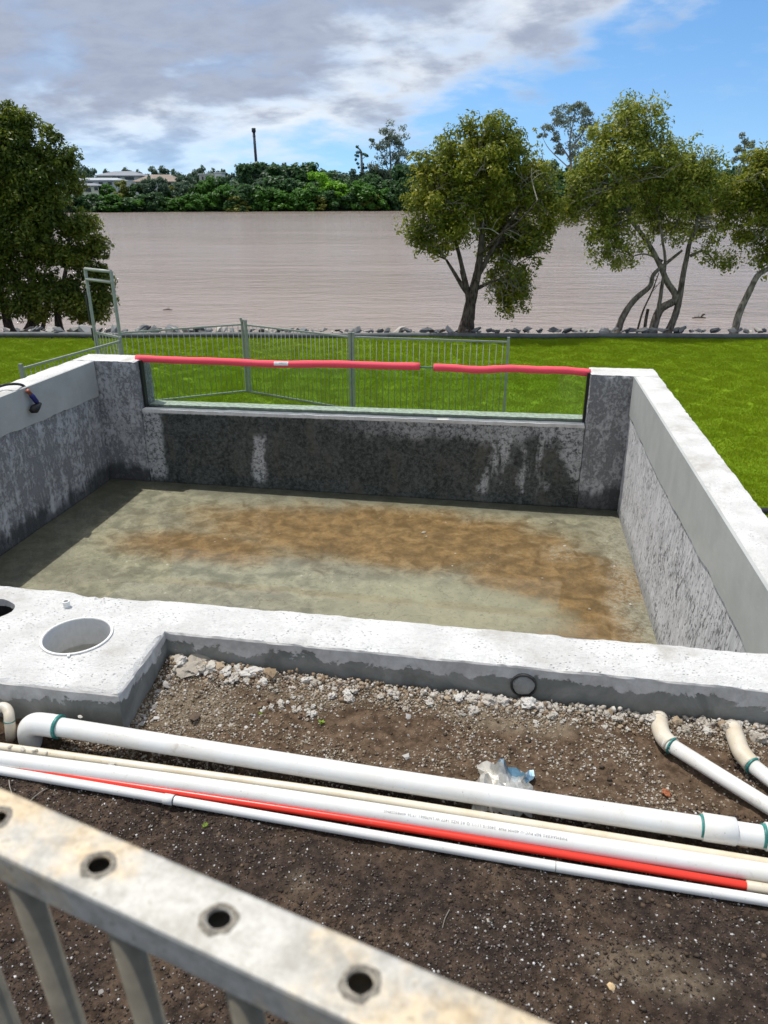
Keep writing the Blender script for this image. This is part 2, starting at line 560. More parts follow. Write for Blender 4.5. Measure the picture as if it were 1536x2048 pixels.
def m_clear(name, tint, rough, ior, bscale=0, bstr=0):
    """clear sheet: fresnel mix of a tinted see-through and a mirror"""
    m = bpy.data.materials.new(name); m.use_nodes = True; nt = m.node_tree; nt.nodes.clear()
    o = nt.nodes.new('ShaderNodeOutputMaterial'); mx = nt.nodes.new('ShaderNodeMixShader')
    t = nt.nodes.new('ShaderNodeBsdfTransparent'); g = nt.nodes.new('ShaderNodeBsdfGlossy'); f = nt.nodes.new('ShaderNodeFresnel')
    t.inputs[0].default_value = (*tint, 1); g.inputs['Roughness'].default_value = rough; f.inputs[0].default_value = ior
    nt.links.new(f.outputs[0], mx.inputs[0]); nt.links.new(t.outputs[0], mx.inputs[1]); nt.links.new(g.outputs[0], mx.inputs[2])
    nt.links.new(mx.outputs[0], o.inputs[0])
    if bscale:
        b = bump(nt, noise(nt, pos(nt), bscale, 3), bstr, 0.01)
        nt.links.new(b, g.inputs['Normal']); nt.links.new(b, f.inputs['Normal'])
    return m


def m_pvc(name, col, dirt=0.35, rough=0.32):
    m, nt, p, o = M(name); q = pos(nt)
    a = noise(nt, q, 7, 7, 0.65, 0.4); b = noise(nt, q, 90, 6, 0.7)
    c = mix(nt, a.step(0.40, 0.70) * dirt, col, (col[0] * 0.80, col[1] * 0.72, col[2] * 0.58))
    c = mix(nt, b.step(0.62, 0.72) * 0.5, c, (0.30, 0.25, 0.19))
    mud_ = noise(nt, mapping(nt, q, (4, 2, 7)), 30, 8, 0.75, 0.8)
    c = mix(nt, (mud_ * 0.6 + a * 0.4).step(0.57, 0.66) * 0.38, c, (0.36, 0.27, 0.19))
    s = X(nt, voro(nt, q, 42).outputs['Distance']).step(0.09, 0.04) * a.step(0.5, 0.56)
    c = mix(nt, s * 0.7, c, (0.22, 0.19, 0.16))
    fin(nt, p, c, rough, bump(nt, b, 0.06, 0.002), 0.45)
    return m


def m_soil():
    m, nt, p, o = M("garden_soil"); q = pos(nt); x, y, z = sepxyz(nt, q)
    u = x * UU[0] + y * UU[1]; v = x * VV[0] + y * VV[1]
    w = noise(nt, q, 3.2, 8, 0.62, 0.3); w2 = noise(nt, q, 26, 8, 0.7); w3 = noise(nt, q, 150, 5, 0.65)
    dark = mix(nt, w2.step(0.35, 0.68), (0.021, 0.0155, 0.013), (0.072, 0.051, 0.039))
    brown = mix(nt, w2.step(0.35, 0.68), (0.054, 0.036, 0.023), (0.155, 0.105, 0.068))
    tan = mix(nt, w2.step(0.35, 0.68), (0.12, 0.09, 0.06), (0.27, 0.22, 0.155))
    far = (v + (w - 0.5) * 0.35).step(1.60, 1.72)
    col = mix(nt, (w.step(0.42, 0.62) * 0.55) , dark, brown)
    col = mix(nt, far, col, brown)

    def blob(px, py, ru, rv):
        cu, cv = uv_of(at_z(px, py, 0.0)); a = (u - cu) / ru; b_ = (v - cv) / rv
        return ((a * a + b_ * b_).pow(0.5) + (w - 0.5) * 1.2 + (w2 - 0.5) * 0.6).step(1.2, 0.5)
    t = blob(380, 1420, 0.20, 0.13).max(blob(1010, 1440, 0.26, 0.07)).max(blob(860, 1400, 0.20, 0.04) * 0.8).max(blob(620, 1400, 0.22, 0.05) * 0.7)
    t = t.max(blob(1270, 1930, 0.14, 0.06) * 0.55).max(blob(1330, 1960, 0.12, 0.05) * 0.5).max(blob(600, 1770, 0.05, 0.05) * 0.3)
    col = mix(nt, t * 0.85, col, tan)
    col = mix(nt, w3.step(0.64, 0.74) * 0.5, col, (0.22, 0.19, 0.16))
    fin(nt, p, col, 0.95, bump(nt, w2 * 0.7 + w3 * 0.5, 0.9, 0.012), 0.12)
    return m


def m_stone(name, stops, rough=0.9, per='island', bsc=60):
    m, nt, p, o = M(name)
    r = island(nt) if per == 'island' else orand(nt)
    c = ramp(nt, r, stops)
    n = noise(nt, objco(nt), bsc, 5, 0.65)
    c = mix(nt, n.step(0.35, 0.7) * 0.35, c, (0.12, 0.10, 0.08))
    fin(nt, p, c, rough, bump(nt, n, 0.4, 0.004), 0.2)
    return m


def m_leaf(name, cols, trans=0.45, rough=0.45, spec=0.35):
    m = bpy.data.materials.new(name); m.use_nodes = True; nt = m.node_tree; nt.nodes.clear()
    o = nt.nodes.new('ShaderNodeOutputMaterial'); p = nt.nodes.new('ShaderNodeBsdfPrincipled')
    t = nt.nodes.new('ShaderNodeBsdfTranslucent'); mx = nt.nodes.new('ShaderNodeMixShader'); mx.inputs[0].default_value = trans
    n = len(cols)
    f = island(nt) * 0.6 + noise(nt, objco(nt), 0.9, 3).step(0.3, 0.7) * 0.4
    c = ramp(nt, f, [(i / (n - 1), k) for i, k in enumerate(cols)])
    setin(nt, p.inputs['Base Color'], c); p.inputs['Roughness'].default_value = rough; p.inputs['Specular IOR Level'].default_value = spec
    hs = nt.nodes.new('ShaderNodeHueSaturation'); hs.inputs['Value'].default_value = 1.2; nt.links.new(c, hs.inputs['Color'])
    nt.links.new(hs.outputs[0], t.inputs[0])
    nt.links.new(p.outputs[0], mx.inputs[1]); nt.links.new(t.outputs[0], mx.inputs[2]); nt.links.new(mx.outputs[0], o.inputs[0])
    return m


def m_bark(name, a, b):
    m, nt, p, o = M(name); q = pos(nt)
    w = noise(nt, mapping(nt, q, sc=(1, 1, 0.25)), 22, 7, 0.65, 0.4); w2 = noise(nt, q, 5, 5)
    c = mix(nt, (w * 0.7 + w2 * 0.3).step(0.38, 0.6), a, b)
    fin(nt, p, c, 0.9, bump(nt, w, 0.8, 0.02), 0.15)
    return m


def m_galv(name, col, rough=0.45):
    m, nt, p, o = M(name); q = objco(nt)
    a = noise(nt, q, 14, 6, 0.6); b = noise(nt, q, 70, 5, 0.6)
    c = mix(nt, a.step(0.35, 0.7), tuple(k * 0.82 for k in col), col)
    fin(nt, p, c, rough, bump(nt, b, 0.05, 0.002), 0.4, 0.1)
    return m


def m_old_rail():
    m, nt, p, o = M("weathered_galvanised_steel"); q = pos(nt)
    a = noise(nt, q, 34, 8, 0.7, 0.15); b = noise(nt, q, 8, 6, 0.62); c3 = noise(nt, q, 240, 6, 0.7); d = noise(nt, q, 85, 6, 0.7)
    c = mix(nt, (a * 0.6 + d * 0.4).step(0.36, 0.64), (0.30, 0.285, 0.25), (0.52, 0.51, 0.475))
    c = mix(nt, (b * 0.7 + a * 0.3).step(0.47, 0.60) * 0.8, c, mix(nt, d.step(0.35, 0.6), (0.40, 0.29, 0.16), (0.62, 0.49, 0.30)))
    c = mix(nt, d.step(0.57, 0.68) * 0.6, c, (0.20, 0.165, 0.12))
    c = mix(nt, c3.step(0.60, 0.70) * 0.5, c, (0.70, 0.69, 0.66))
    fin(nt, p, c, 0.46, bump(nt, d * 0.6 + c3 * 0.4, 0.2, 0.0012), 0.5, 0.25)
    return m


def m_river():
    m, nt, p, o = M("muddy_river_water"); q = pos(nt); x, y, z = sepxyz(nt, q)
    rip = noise(nt, mapping(nt, q, rot=(0, 0, 0.22), sc=(0.75, 1.4, 1)), 1.3, 6, 0.62, 0.3)
    rip2 = noise(nt, mapping(nt, q, (4, 9, 0), (0, 0, -0.25), (0.5, 1.3, 1)), 0.45, 4, 0.55)
    gust = noise(nt, mapping(nt, q, sc=(0.4, 1, 1)), 0.045, 4, 0.55)
    c = mix(nt, gust.step(0.35, 0.7), (0.36, 0.288, 0.245), (0.325, 0.265, 0.227))
    h = (rip * 0.55 + rip2 * 0.9) * (0.45 + 1.1 * gust.step(0.38, 0.62)) + noise(nt, mapping(nt, q, (1, 2, 0), (0, 0, 0.3), (0.5, 1.5, 1)), 4.5, 4, 0.6) * 0.22
    nr = bump(nt, h, 0.9, 0.26)
    fin(nt, p, c, 0.10, nr, 0.5)
    p.inputs['IOR'].default_value = 1.33
    return m


def m_lawn():
    m, nt, p, o = M("lawn_thatch"); q = pos(nt)
    a = noise(nt, q, 0.7, 5, 0.6); b = noise(nt, q, 45, 5, 0.7)
    c = mix(nt, a.step(0.35, 0.65), (0.16, 0.27, 0.008), (0.20, 0.31, 0.010))
    c = mix(nt, b.step(0.4, 0.7) * 0.5, c, (0.025, 0.045, 0.006))
    fin(nt, p, c, 0.9, bump(nt, b, 0.9, 0.03), 0.1)
    return m


def m_grass():
    m = bpy.data.materials.new("grass_blade"); m.use_nodes = True; nt = m.node_tree; nt.nodes.clear()
    o = nt.nodes.new('ShaderNodeOutputMaterial'); p = nt.nodes.new('ShaderNodeBsdfPrincipled')
    t = nt.nodes.new('ShaderNodeBsdfTranslucent'); mx = nt.nodes.new('ShaderNodeMixShader'); mx.inputs[0].default_value = 0.55
    q = pos(nt); a = noise(nt, q, 0.55, 5, 0.6); st = noise(nt, mapping(nt, q, rot=(0, 0, 0.25), sc=(0.35, 2.0, 1)), 1.3, 5, 0.6)
    r = island(nt)
    c = mix(nt, (a * 0.35 + st * 0.65).step(0.12, 0.88), (0.30, 0.415, 0.005), (0.385, 0.485, 0.008))
    c = mix(nt, r.step(0.80, 1.0) * 0.5, c, (0.46, 0.47, 0.07))
    c = mix(nt, r.step(0.25, 0.0) * 0.4, c, (0.15, 0.27, 0.008))
    setin(nt, p.inputs['Base Color'], c); p.inputs['Roughness'].default_value = 0.5; p.inputs['Specular IOR Level'].default_value = 0.25
    nt.links.new(c, t.inputs[0])
    nt.links.new(p.outputs[0], mx.inputs[1]); nt.links.new(t.outputs[0], mx.inputs[2]); nt.links.new(mx.outputs[0], o.inputs[0])
    return m


MT = dict(
    white=m_white_concrete(),
    left=m_scratch("left_scratch_coat", (0.205, 0.21, 0.218), (0.51, 0.52, 0.53), 0.435, 1.5, 30, (-0.98, -0.86, (0.03, 0.034, 0.034), 0.8), 0.35),
    right=m_right(),
    pillar=m_scratch("pillar_scratch_coat", (0.195, 0.20, 0.21), (0.50, 0.51, 0.525), 0.435, 1.3, 34, (-0.98, -0.86, (0.03, 0.034, 0.034), 0.8), 0.3),
    back=m_back_wall(), outer=m_outer("dark_formed_concrete"), band=m_band(), floor=m_pool_floor(),
    side=plain("grey_formed_concrete", (0.22, 0.22, 0.21), 0.85, 0.25, 12, 0.3),
    sill=plain("damp_sill_mortar", (0.34, 0.36, 0.32), 0.7, 0.3, 25, 0.5),
    slot=plain("black_seal_and_shade", (0.016, 0.017, 0.017), 0.5, 0.3),
    glass=m_clear("pool_glass", (0.80, 0.93, 0.85), 0.0, 1.5), glass_edge=plain("green_glass_edge", (0.10, 0.22, 0.17), 0.1),
    water=m_clear("shallow_rain_water", (0.96, 0.96, 0.92), 0.02, 1.33, 3.0, 0.02),
    pvc=m_pvc("white_pvc", (0.72, 0.72, 0.70), 0.28), pvc_cream=m_pvc("aged_cream_pvc", (0.68, 0.62, 0.50), 0.7),
    pvc_old=m_pvc("weathered_pvc_elbow", (0.62, 0.57, 0.48), 0.8, 0.45), primer=plain("green_primer", (0.03, 0.20, 0.18), 0.4, 0.3, 60),
    red=m_pvc("orange_red_conduit", (0.70, 0.035, 0.018), 0.12, 0.3), ink=plain("grey_ink", (0.23, 0.23, 0.235), 0.6),
    foam=plain("pink_foam", (0.86, 0.085, 0.125), 0.75, 0.06, 90, 0.15), paper=plain("white_paper", (0.75, 0.75, 0.74), 0.6, 0.03),
    soil=m_soil(), lawn=m_lawn(), grass=m_grass(), river=m_river(),
    rail=m_old_rail(), galv=m_galv("galvanised_tube", (0.36, 0.385, 0.345)), cap=plain("grey_plastic", (0.25, 0.26, 0.25), 0.5),
    black=plain("black_rubber", (0.012, 0.012, 0.013), 0.45, 0.2), blue=plain("blue_plastic", (0.012, 0.018, 0.13), 0.35, 0.15),
    copper=plain("dull_copper", (0.34, 0.12, 0.075), 0.45, 0.3, 60, 0, 0.3),
    edging=plain("charcoal_edging", (0.085, 0.095, 0.095), 0.6, 0.25, 6, 0.2),
    gravel_far=m_stone("pale_gravel", [(0, (0.12, 0.085, 0.055)), (0.35, (0.24, 0.19, 0.13)), (0.7, (0.38, 0.33, 0.26)), (1, (0.55, 0.52, 0.47))]),
    gravel_near=m_stone("dark_gravel", [(0, (0.016, 0.011, 0.010)), (0.60, (0.06, 0.042, 0.034)), (0.85, (0.13, 0.098, 0.078)), (0.945, (0.34, 0.32, 0.30)), (1, (0.72, 0.71, 0.69))]),
    clod=m_stone("soil_clod", [(0, (0.038, 0.027, 0.019)), (0.6, (0.08, 0.055, 0.037)), (1, (0.15, 0.10, 0.062))], 0.95),
    mortar=m_stone("pale_mortar", [(0, (0.38, 0.34, 0.28)), (0.5, (0.52, 0.485, 0.43)), (1, (0.64, 0.62, 0.58))], 0.95, 'obj', 45),
    mortar_tan=m_stone("tan_mortar", [(0, (0.26, 0.19, 0.12)), (1, (0.42, 0.33, 0.23))], 0.95, 'obj', 45),
    pebble=m_stone("grey_stone", [(0, (0.18, 0.16, 0.14)), (0.5, (0.34, 0.32, 0.30)), (1, (0.60, 0.58, 0.55))], 0.9, 'obj', 50),
    rock=m_stone("quarry_rock", [(0, (0.10, 0.11, 0.12)), (0.4, (0.22, 0.23, 0.235)), (0.75, (0.36, 0.35, 0.33)), (1, (0.52, 0.48, 0.42))], 0.9, 'obj', 9),
    bark=m_bark("grey_brown_bark", (0.026, 0.020, 0.016), (0.125, 0.10, 0.08)),
    bark_mid=m_bark("grey_mottled_bark", (0.055, 0.045, 0.036), (0.24, 0.21, 0.17)),
    bark_pale=m_bark("pale_mottled_bark", (0.10, 0.085, 0.065), (0.36, 0.32, 0.26)), twig=plain("grey_dead_twig", (0.27, 0.245, 0.21), 0.9, 0.3, 20),
    leaf_olive=m_leaf("olive_leaf", [(0.068, 0.102, 0.014), (0.143, 0.181, 0.019), (0.247, 0.268, 0.026), (0.450, 0.392, 0.048)]),
    leaf_dark=m_leaf("dark_leaf", [(0.037, 0.064, 0.010), (0.080, 0.117, 0.014), (0.140, 0.180, 0.019), (0.293, 0.293, 0.041)]),
    leaf_light=m_leaf("light_leaf", [(0.087, 0.126, 0.019), (0.181, 0.224, 0.029), (0.290, 0.315, 0.042), (0.500, 0.462, 0.096)]),
    bush_green=m_leaf("mangrove_leaf", [(0.030, 0.095, 0.014), (0.068, 0.182, 0.022), (0.135, 0.297, 0.038)]),
    bush_dark=m_leaf("deep_green_leaf", [(0.024, 0.070, 0.024), (0.051, 0.121, 0.038), (0.101, 0.189, 0.061)]),
    bush_blue=m_leaf("blue_green_leaf", [(0.054, 0.101, 0.068), (0.092, 0.151, 0.089), (0.149, 0.209, 0.121)]),
    bush_olive=m_leaf("olive_bush_leaf", [(0.095, 0.128, 0.024), (0.176, 0.203, 0.035), (0.257, 0.270, 0.054)]),
    bush_lime=m_leaf("lime_leaf", [(0.081, 0.216, 0.014), (0.176, 0.392, 0.019), (0.324, 0.500, 0.041)]),
    bush_grey=m_leaf("grey_green_leaf", [(0.101, 0.142, 0.095), (0.176, 0.223, 0.162), (0.270, 0.317, 0.243)]),
)

# ================================================================== SETTING
LAWN_Z = -1.6
WATER_Z = -2.6

# --- river and land to the horizon
def sheet(name, pts, m, kind='structure', z=None):
    return tag(obj(name, pts, [tuple(range(len(pts)))], m), kind=kind)

sheet("river", [(-1500, 15, WATER_Z), (1500, 15, WATER_Z), (1500, 300, WATER_Z), (-1500, 300, WATER_Z)], MT['river'])
mud = plain("bank_mud", (0.09, 0.065, 0.045), 0.95, 0.3, 0.3)
scrub = plain("far_scrub_ground", (0.045, 0.07, 0.02), 0.95, 0.3, 0.05)
def bankline(x):
    return 228 + (x + 84) * 0.30 if x < 20 else 259 + (x - 20) * 0.05
V, F = [], []
xs = np.linspace(-1500, 1500, 121)
rows = [(0, WATER_Z - 0.6), (3, WATER_Z + 0.5), (12, WATER_Z + 1.4), (60, -0.6), (400, 0.5), (5000, 0.5)]
def bankline(x):
    xx = max(-220, min(260, x)); return 232 + (xx + 84) * 0.27 if xx < 20 else 260 + (xx - 20) * 0.06
for r_, z_ in rows:
    for x in xs: V.append((x * (1 if r_ < 500 else 4), bankline(x) + r_, z_))
n = len(xs)
for j in range(len(rows) - 1):
    for i in range(n - 1): F.append((j * n + i, j * n + i + 1, (j + 1) * n + i + 1, (j + 1) * n + i))
tag(obj("far_bank", V, F, scrub), kind='structure')

# --- lawn on the near bank, with the rocky slope into the water
V, F = [], []
xs = np.linspace(-40, 40, 161); ys = np.linspace(3.0, 18.3, 40)
for y in ys:
    for x in xs: V.append((x, y, LAWN_Z + 0.03 * mnoise.noise(Vector((x * 0.3, y * 0.3, 0)))))
n = len(xs)
for j in range(len(ys) - 1):
    for i in range(n - 1): F.append((j * n + i, j * n + i + 1, (j + 1) * n + i + 1, (j + 1) * n + i))
tag(obj("lawn", V, F, MT['lawn'], smooth=True), kind='structure')
V, F = [], []
for j, (y, z) in enumerate([(18.3, LAWN_Z - 0.02), (19.3, LAWN_Z - 0.1), (20.6, LAWN_Z - 0.6), (23.5, WATER_Z - 0.5)]):
    for x in xs: V.append((x, y + (0.2 * mnoise.noise(Vector((x, y, 3))) if j else 0), z + (0.1 * mnoise.noise(Vector((x * 2, y * 2, 0))) if j else 0)))
for j in range(3):
    for i in range(n - 1): F.append((j * n + i, j * n + i + 1, (j + 1) * n + i + 1, (j + 1) * n + i))
tag(obj("river_bank", V, F, mud, smooth=True), kind='structure')

# short grass: one-metre clumps of blades made and repeated inside one geometry-node tree
def grass():
    pts = []
    for x in np.arange(-15, 15.01, 0.9):
        for y in np.arange(6.3, 18.2, 0.9):
            u, v = x * UU[0] + y * UU[1], x * VV[0] + y * VV[1]
            if -3.4 < u < 0.4 and v < 6.2: continue
            if u > 1.3 and v < 7.6 and x > 0: 
                if v < 7.2: continue
            pts.append((x, y, LAWN_Z + 0.03 * mnoise.noise(Vector((x * 0.3, y * 0.3, 0)))))
    o = obj("grass", pts, [], MT['grass'])
    tag(o, "short bright green grass blades of the lawn", None, None, 'stuff')
    ng = bpy.data.node_groups.new("grass_blades", 'GeometryNodeTree')
    ng.interface.new_socket("Geometry", in_out='INPUT', socket_type='NodeSocketGeometry')
    ng.interface.new_socket("Geometry", in_out='OUTPUT', socket_type='NodeSocketGeometry')
    N = ng.nodes.new; L = ng.links.new
    gi = N('NodeGroupInput'); go = N('NodeGroupOutput')
    gr = N('GeometryNodeMeshGrid'); gr.inputs['Size X'].default_value = 1.1; gr.inputs['Size Y'].default_value = 1.1
    gr.inputs['Vertices X'].default_value = 2; gr.inputs['Vertices Y'].default_value = 2
    dp = N('GeometryNodeDistributePointsOnFaces'); dp.inputs['Density'].default_value = 3600; dp.inputs['Seed'].default_value = 3
    L(gr.outputs[0], dp.inputs['Mesh'])
    cone = N('GeometryNodeMeshCone'); cone.fill_type = 'NONE'
    cone.inputs['Vertices'].default_value = 3; cone.inputs['Radius Top'].default_value = 0.0006; cone.inputs['Radius Bottom'].default_value = 0.0032; cone.inputs['Depth'].default_value = 0.034
    ip = N('GeometryNodeInstanceOnPoints'); L(dp.outputs['Points'], ip.inputs['Points']); L(cone.outputs['Mesh'], ip.inputs['Instance'])
    rv = N('FunctionNodeRandomValue'); rv.data_type = 'FLOAT_VECTOR'
    rv.inputs[0].default_value = (-1.0, -1.0, 0); rv.inputs[1].default_value = (1.0, 1.0, 6.28)
    L(rv.outputs[0], ip.inputs['Rotation'])
    rs = N('FunctionNodeRandomValue'); rs.data_type = 'FLOAT'; rs.inputs[2].default_value = 0.5; rs.inputs[3].default_value = 1.25
    rs.inputs['Seed'].default_value = 5
    L(rs.outputs[1], ip.inputs['Scale'])
    rl = N('GeometryNodeRealizeInstances'); L(ip.outputs[0], rl.inputs[0])
    sm = N('GeometryNodeSetMaterial'); sm.inputs['Material'].default_value = MT['grass']; L(rl.outputs[0], sm.inputs[0])
    i2 = N('GeometryNodeInstanceOnPoints'); L(gi.outputs[0], i2.inputs['Points']); L(sm.outputs[0], i2.inputs['Instance'])
    r2 = N('FunctionNodeRandomValue'); r2.data_type = 'FLOAT_VECTOR'; r2.inputs[0].default_value = (0, 0, 0); r2.inputs[1].default_value = (0, 0, 6.28)
    L(r2.outputs[0], i2.inputs['Rotation'])
    L(i2.outputs[0], go.inputs[0])
    md = o.modifiers.new("grass", 'NODES'); md.node_group = ng
grass()

# charcoal edging roll along the lawn and round its right-hand corner
def edging():
    p1 = [np.array([x, 18.42 - 0.012 * x + 0.05 * math.sin(x * 1.3) + 0.05 * mnoise.noise(Vector((x * 0.7, 0, 0))), LAWN_Z + 0.05 + 0.025 * mnoise.noise(Vector((x * 1.1, 4, 0)))]) for x in np.linspace(-32, 32, 90)]
    v, f = tube(p1, 0.075, 10)
    tag(obj("lawn_edging", v, f, MT['edging'], smooth=True, origin=p1[45]), "long charcoal edging strip between the lawn and the shore rocks", "edging")
    p2 = [np.array([x, 7.55 - 0.05 * (x - 2), LAWN_Z + 0.03]) for x in np.linspace(1.9, 14, 20)]
    v, f = tube(p2, 0.05, 8)
    tag(obj("lawn_edging", v, f, MT['slot'], smooth=True, origin=p2[0]), "black edging strip at the lawn corner beside the right pool wall", "edging")
edging()

# ------------------------------------------------------------------ soil platform
BIG = [at_z(75, 1447, 0.055), at_z(1545, 1675, 0.055)]
def linev(a, b):
    ua, va = uv_of(a); ub, vb = uv_of(b)
    return lambda u: va + (vb - va) * (u - ua) / (ub - ua)
bigv = linev(*BIG)

def soil_h(u, v):
    z = 0.0
    z += max(0.0, 0.032 - 0.020 * (u + 1.1)) * max(0.0, min(1.0, (v - 1.88) / 0.20))
    d = v - bigv(u)
    z -= 0.080 * math.exp(-((d + 0.060) / 0.050) ** 2)          # the trench on the near side of the big pipe
    z -= 0.05 * math.exp(-(((u + 1.25) / 0.12) ** 2 + ((v - 1.66) / 0.07) ** 2))
    z -= 0.05 * math.exp(-(((u - 1.08) / 0.10) ** 2 + ((v - 1.85) / 0.10) ** 2))
    q = Vector((u, v, 0))
    z += 0.017 * max(0.0, 1 - abs(v - 2.085) / 0.05) * (0.7 + 0.8 * mnoise.noise(q * 9 + Vector((0, 0, 4)))) * (u > -1.16)
    z += 0.012 * mnoise.noise(q * 5) + 0.006 * mnoise.noise(q * 17 + Vector((3, 1, 0))) + 0.005 * mnoise.noise(q * 55) + 0.003 * mnoise.noise(q * 110)
    return z

def grid_patch(u0, u1, v0, v1, step):
    us = np.arange(u0, u1 + step * 0.5, step); vs = np.arange(v0, v1 + step * 0.5, step)
    V = [P(u, v, soil_h(u, v)) for v in vs for u in us]
    n = len(us)
    i = np.arange((len(vs) - 1) * (n - 1)); r_ = i // (n - 1); c_ = i % (n - 1); a = r_ * n + c_
    return V, np.stack([a, a + 1, a + 1 + n, a + n], 1)

V1, F1 = grid_patch(-1.9, 1.75, 0.55, 2.16, 0.0125)
_uc = np.array([[q @ UU, q @ VV] for q in V1]); _c = _uc[F1].mean(1)
F1 = F1[~((_c[:, 0] < -1.19) & (_c[:, 1] > 1.80))]          # the skimmer box stands here
tag(obj("soil", V1, F1, MT['soil'], smooth=True), kind='structure')
V, F = [], []
ring_in = [P(-1.9, 0.55, 0), P(1.75, 0.55, 0), P(1.75, 2.16, 0), P(-1.9, 2.16, 0)]
ring_out = [P(-9, -6, 0), P(9, -6, 0), P(9, 2.16, 0), P(-9, 2.16, 0)]
V = [p + np.array([0, 0, -0.005]) for p in ring_in] + [p + np.array([0, 0, -0.005]) for p in ring_out]
F = [(4, 5, 1, 0), (5, 6, 2, 1), (7, 4, 0, 3)]
tag(obj("soil_ground", V, F, MT['soil']), kind='structure')
# rubble slope from the soil platform down to the lawn on either side of the pool
for s_, (ua, ub) in enumerate(((1.33, 9.0), (-9.0, -4.19))):
    us = np.linspace(ua, ub, 30); vs = np.linspace(2.1, 7.75, 26); V = []
    for v in vs:
        for u in us:
            t = (v - 2.1) / (7.35 - 2.1); t = min(1.0, t)
            V.append(P(u, v, 0.0 - (1.62) * t ** 0.9 - (0.08 if t >= 1 else 0) + 0.05 * mnoise.noise(Vector((u * 3, v * 3, 0))) * (t < 1)))
    n = 30
    tag(obj("rubble_slope", V, [(j * n + i, j * n + i + 1, (j + 1) * n + i + 1, (j + 1) * n + i) for j in range(25) for i in range(n - 1)], mud, smooth=True), kind='structure')

# ================================================================== THE POOL
RIM = 0.15
BASE = -1.72
pool = tag(empty("swimming_pool", P(-1.4, 4.4, -1.1)), "unfinished rough concrete swimming pool shell with a glass panel in its far wall", "swimming pool")
def floor_z(u, v):
    return -1.065 - 0.075 * (u + 3.93) / 5.0
def bi(u):                      # inner and outer line of the far wall, which is a little out of square
    t = (u + 3.94) / 5.04
    return 6.545 + 0.197 * t
def bo(u):
    t = (u + 4.17) / 5.48
    return 6.858 + 0.213 * t
SILL = -0.325
UL, UR = -3.52, 0.725

def wallpart(label, bot, z1, slots, sidemap, step=0.05, amp=0.003, z0=BASE):
    v, f, side = gridbox(bot, z0, z1, step, amp)
    o = obj("wall", v, f, slots, pool, [sidemap[s] for s in side])
    o['label'] = label
    return o

# far wall: low stretch with the sill, and the two full-height piers
wallpart("dark wet low wall below the glass panel", [(UL - 0.002, bi(UL)), (UR + 0.002, bi(UR)), (UR + 0.002, bo(UR)), (UL - 0.002, bo(UL))], SILL,
         [MT['sill'], MT['back'], MT['outer']], {0: 0, 1: 2, 2: 1, 3: 1, 4: 2, 5: 1}, 0.04)
wallpart("mottled grey pier at the far left corner", [(-4.17, bi(-3.94) - 0.0), (UL, bi(UL) - 0.004), (UL, bo(UL)), (-4.17, bo(-4.17))], RIM,
         [MT['white'], MT['pillar'], MT['side']], {0: 0, 1: 1, 2: 1, 3: 1, 4: 1, 5: 2}, 0.03)
wallpart("mottled grey pier at the far right corner", [(UR, bi(UR) - 0.004), (1.315, bi(1.1) - 0.0), (1.315, bo(1.315)), (UR, bo(UR))], RIM,
         [MT['white'], MT['pillar'], MT['side']], {0: 0, 1: 1, 2: 1, 3: 2, 4: 1, 5: 1}, 0.03)
wallpart("left wall with a white top", [(-4.17, 2.14), (-3.94, 2.14), (-3.94, bi(-3.94) - 0.002), (-4.17, bi(-3.94) - 0.002)], RIM,
         [MT['white'], MT['left'], MT['side']], {0: 0, 1: 2, 2: 2, 3: 1, 4: 2, 5: 2}, 0.05)
wallpart("right wall with a white top", [(1.093, 2.352), (1.305, 2.352), (1.315, bi(1.1) - 0.002), (1.10, bi(1.1) - 0.002)], RIM,
         [MT['white'], MT['right'], MT['side']], {0: 0, 1: 2, 2: 2, 3: 2, 4: 2, 5: 1}, 0.04)

# smooth render bands with a ragged lower edge on the side walls
def ru(v): return 1.093 + 0.007 * (v - 2.35) / 4.3
def band2(ufun, key, va, vb, zb, sgn, label):
    vs = np.arange(va, vb, 0.03); V, F = [], []
    for i, v in enumerate(vs):
        zz_ = zb(v) + 0.020 * mnoise.noise(Vector((v * 4, key, 0))) + 0.010 * mnoise.noise(Vector((v * 19, key, 2)))
        uu = ufun(v)
        for (du, z) in ((-0.004, RIM - 0.0005), (0.012, RIM - 0.003), (0.012, zz_ + 0.005), (0.002, zz_)):
            V.append(P(uu + sgn * du, v, z))
        if i:
            a, b = (i - 1) * 4, i * 4
            for k in range(3):
                q = (a + k, b + k, b + k + 1, a + k + 1)
                F.append(q if sgn < 0 else q[::-1])
    o = obj("render_band", V, F, MT['band'], pool); o['label'] = label
band2(lambda v: -3.94, 1.0, 2.36, 6.54, lambda v: -0.160 - 0.025 * max(0, v - 5), 1, "smooth grey render band along the left wall")
band2(ru, 9.0, 2.36, 6.735, lambda v: -0.205 - 0.02 * math.sin(v * 1.5), -1, "smooth grey render band along the right wall")

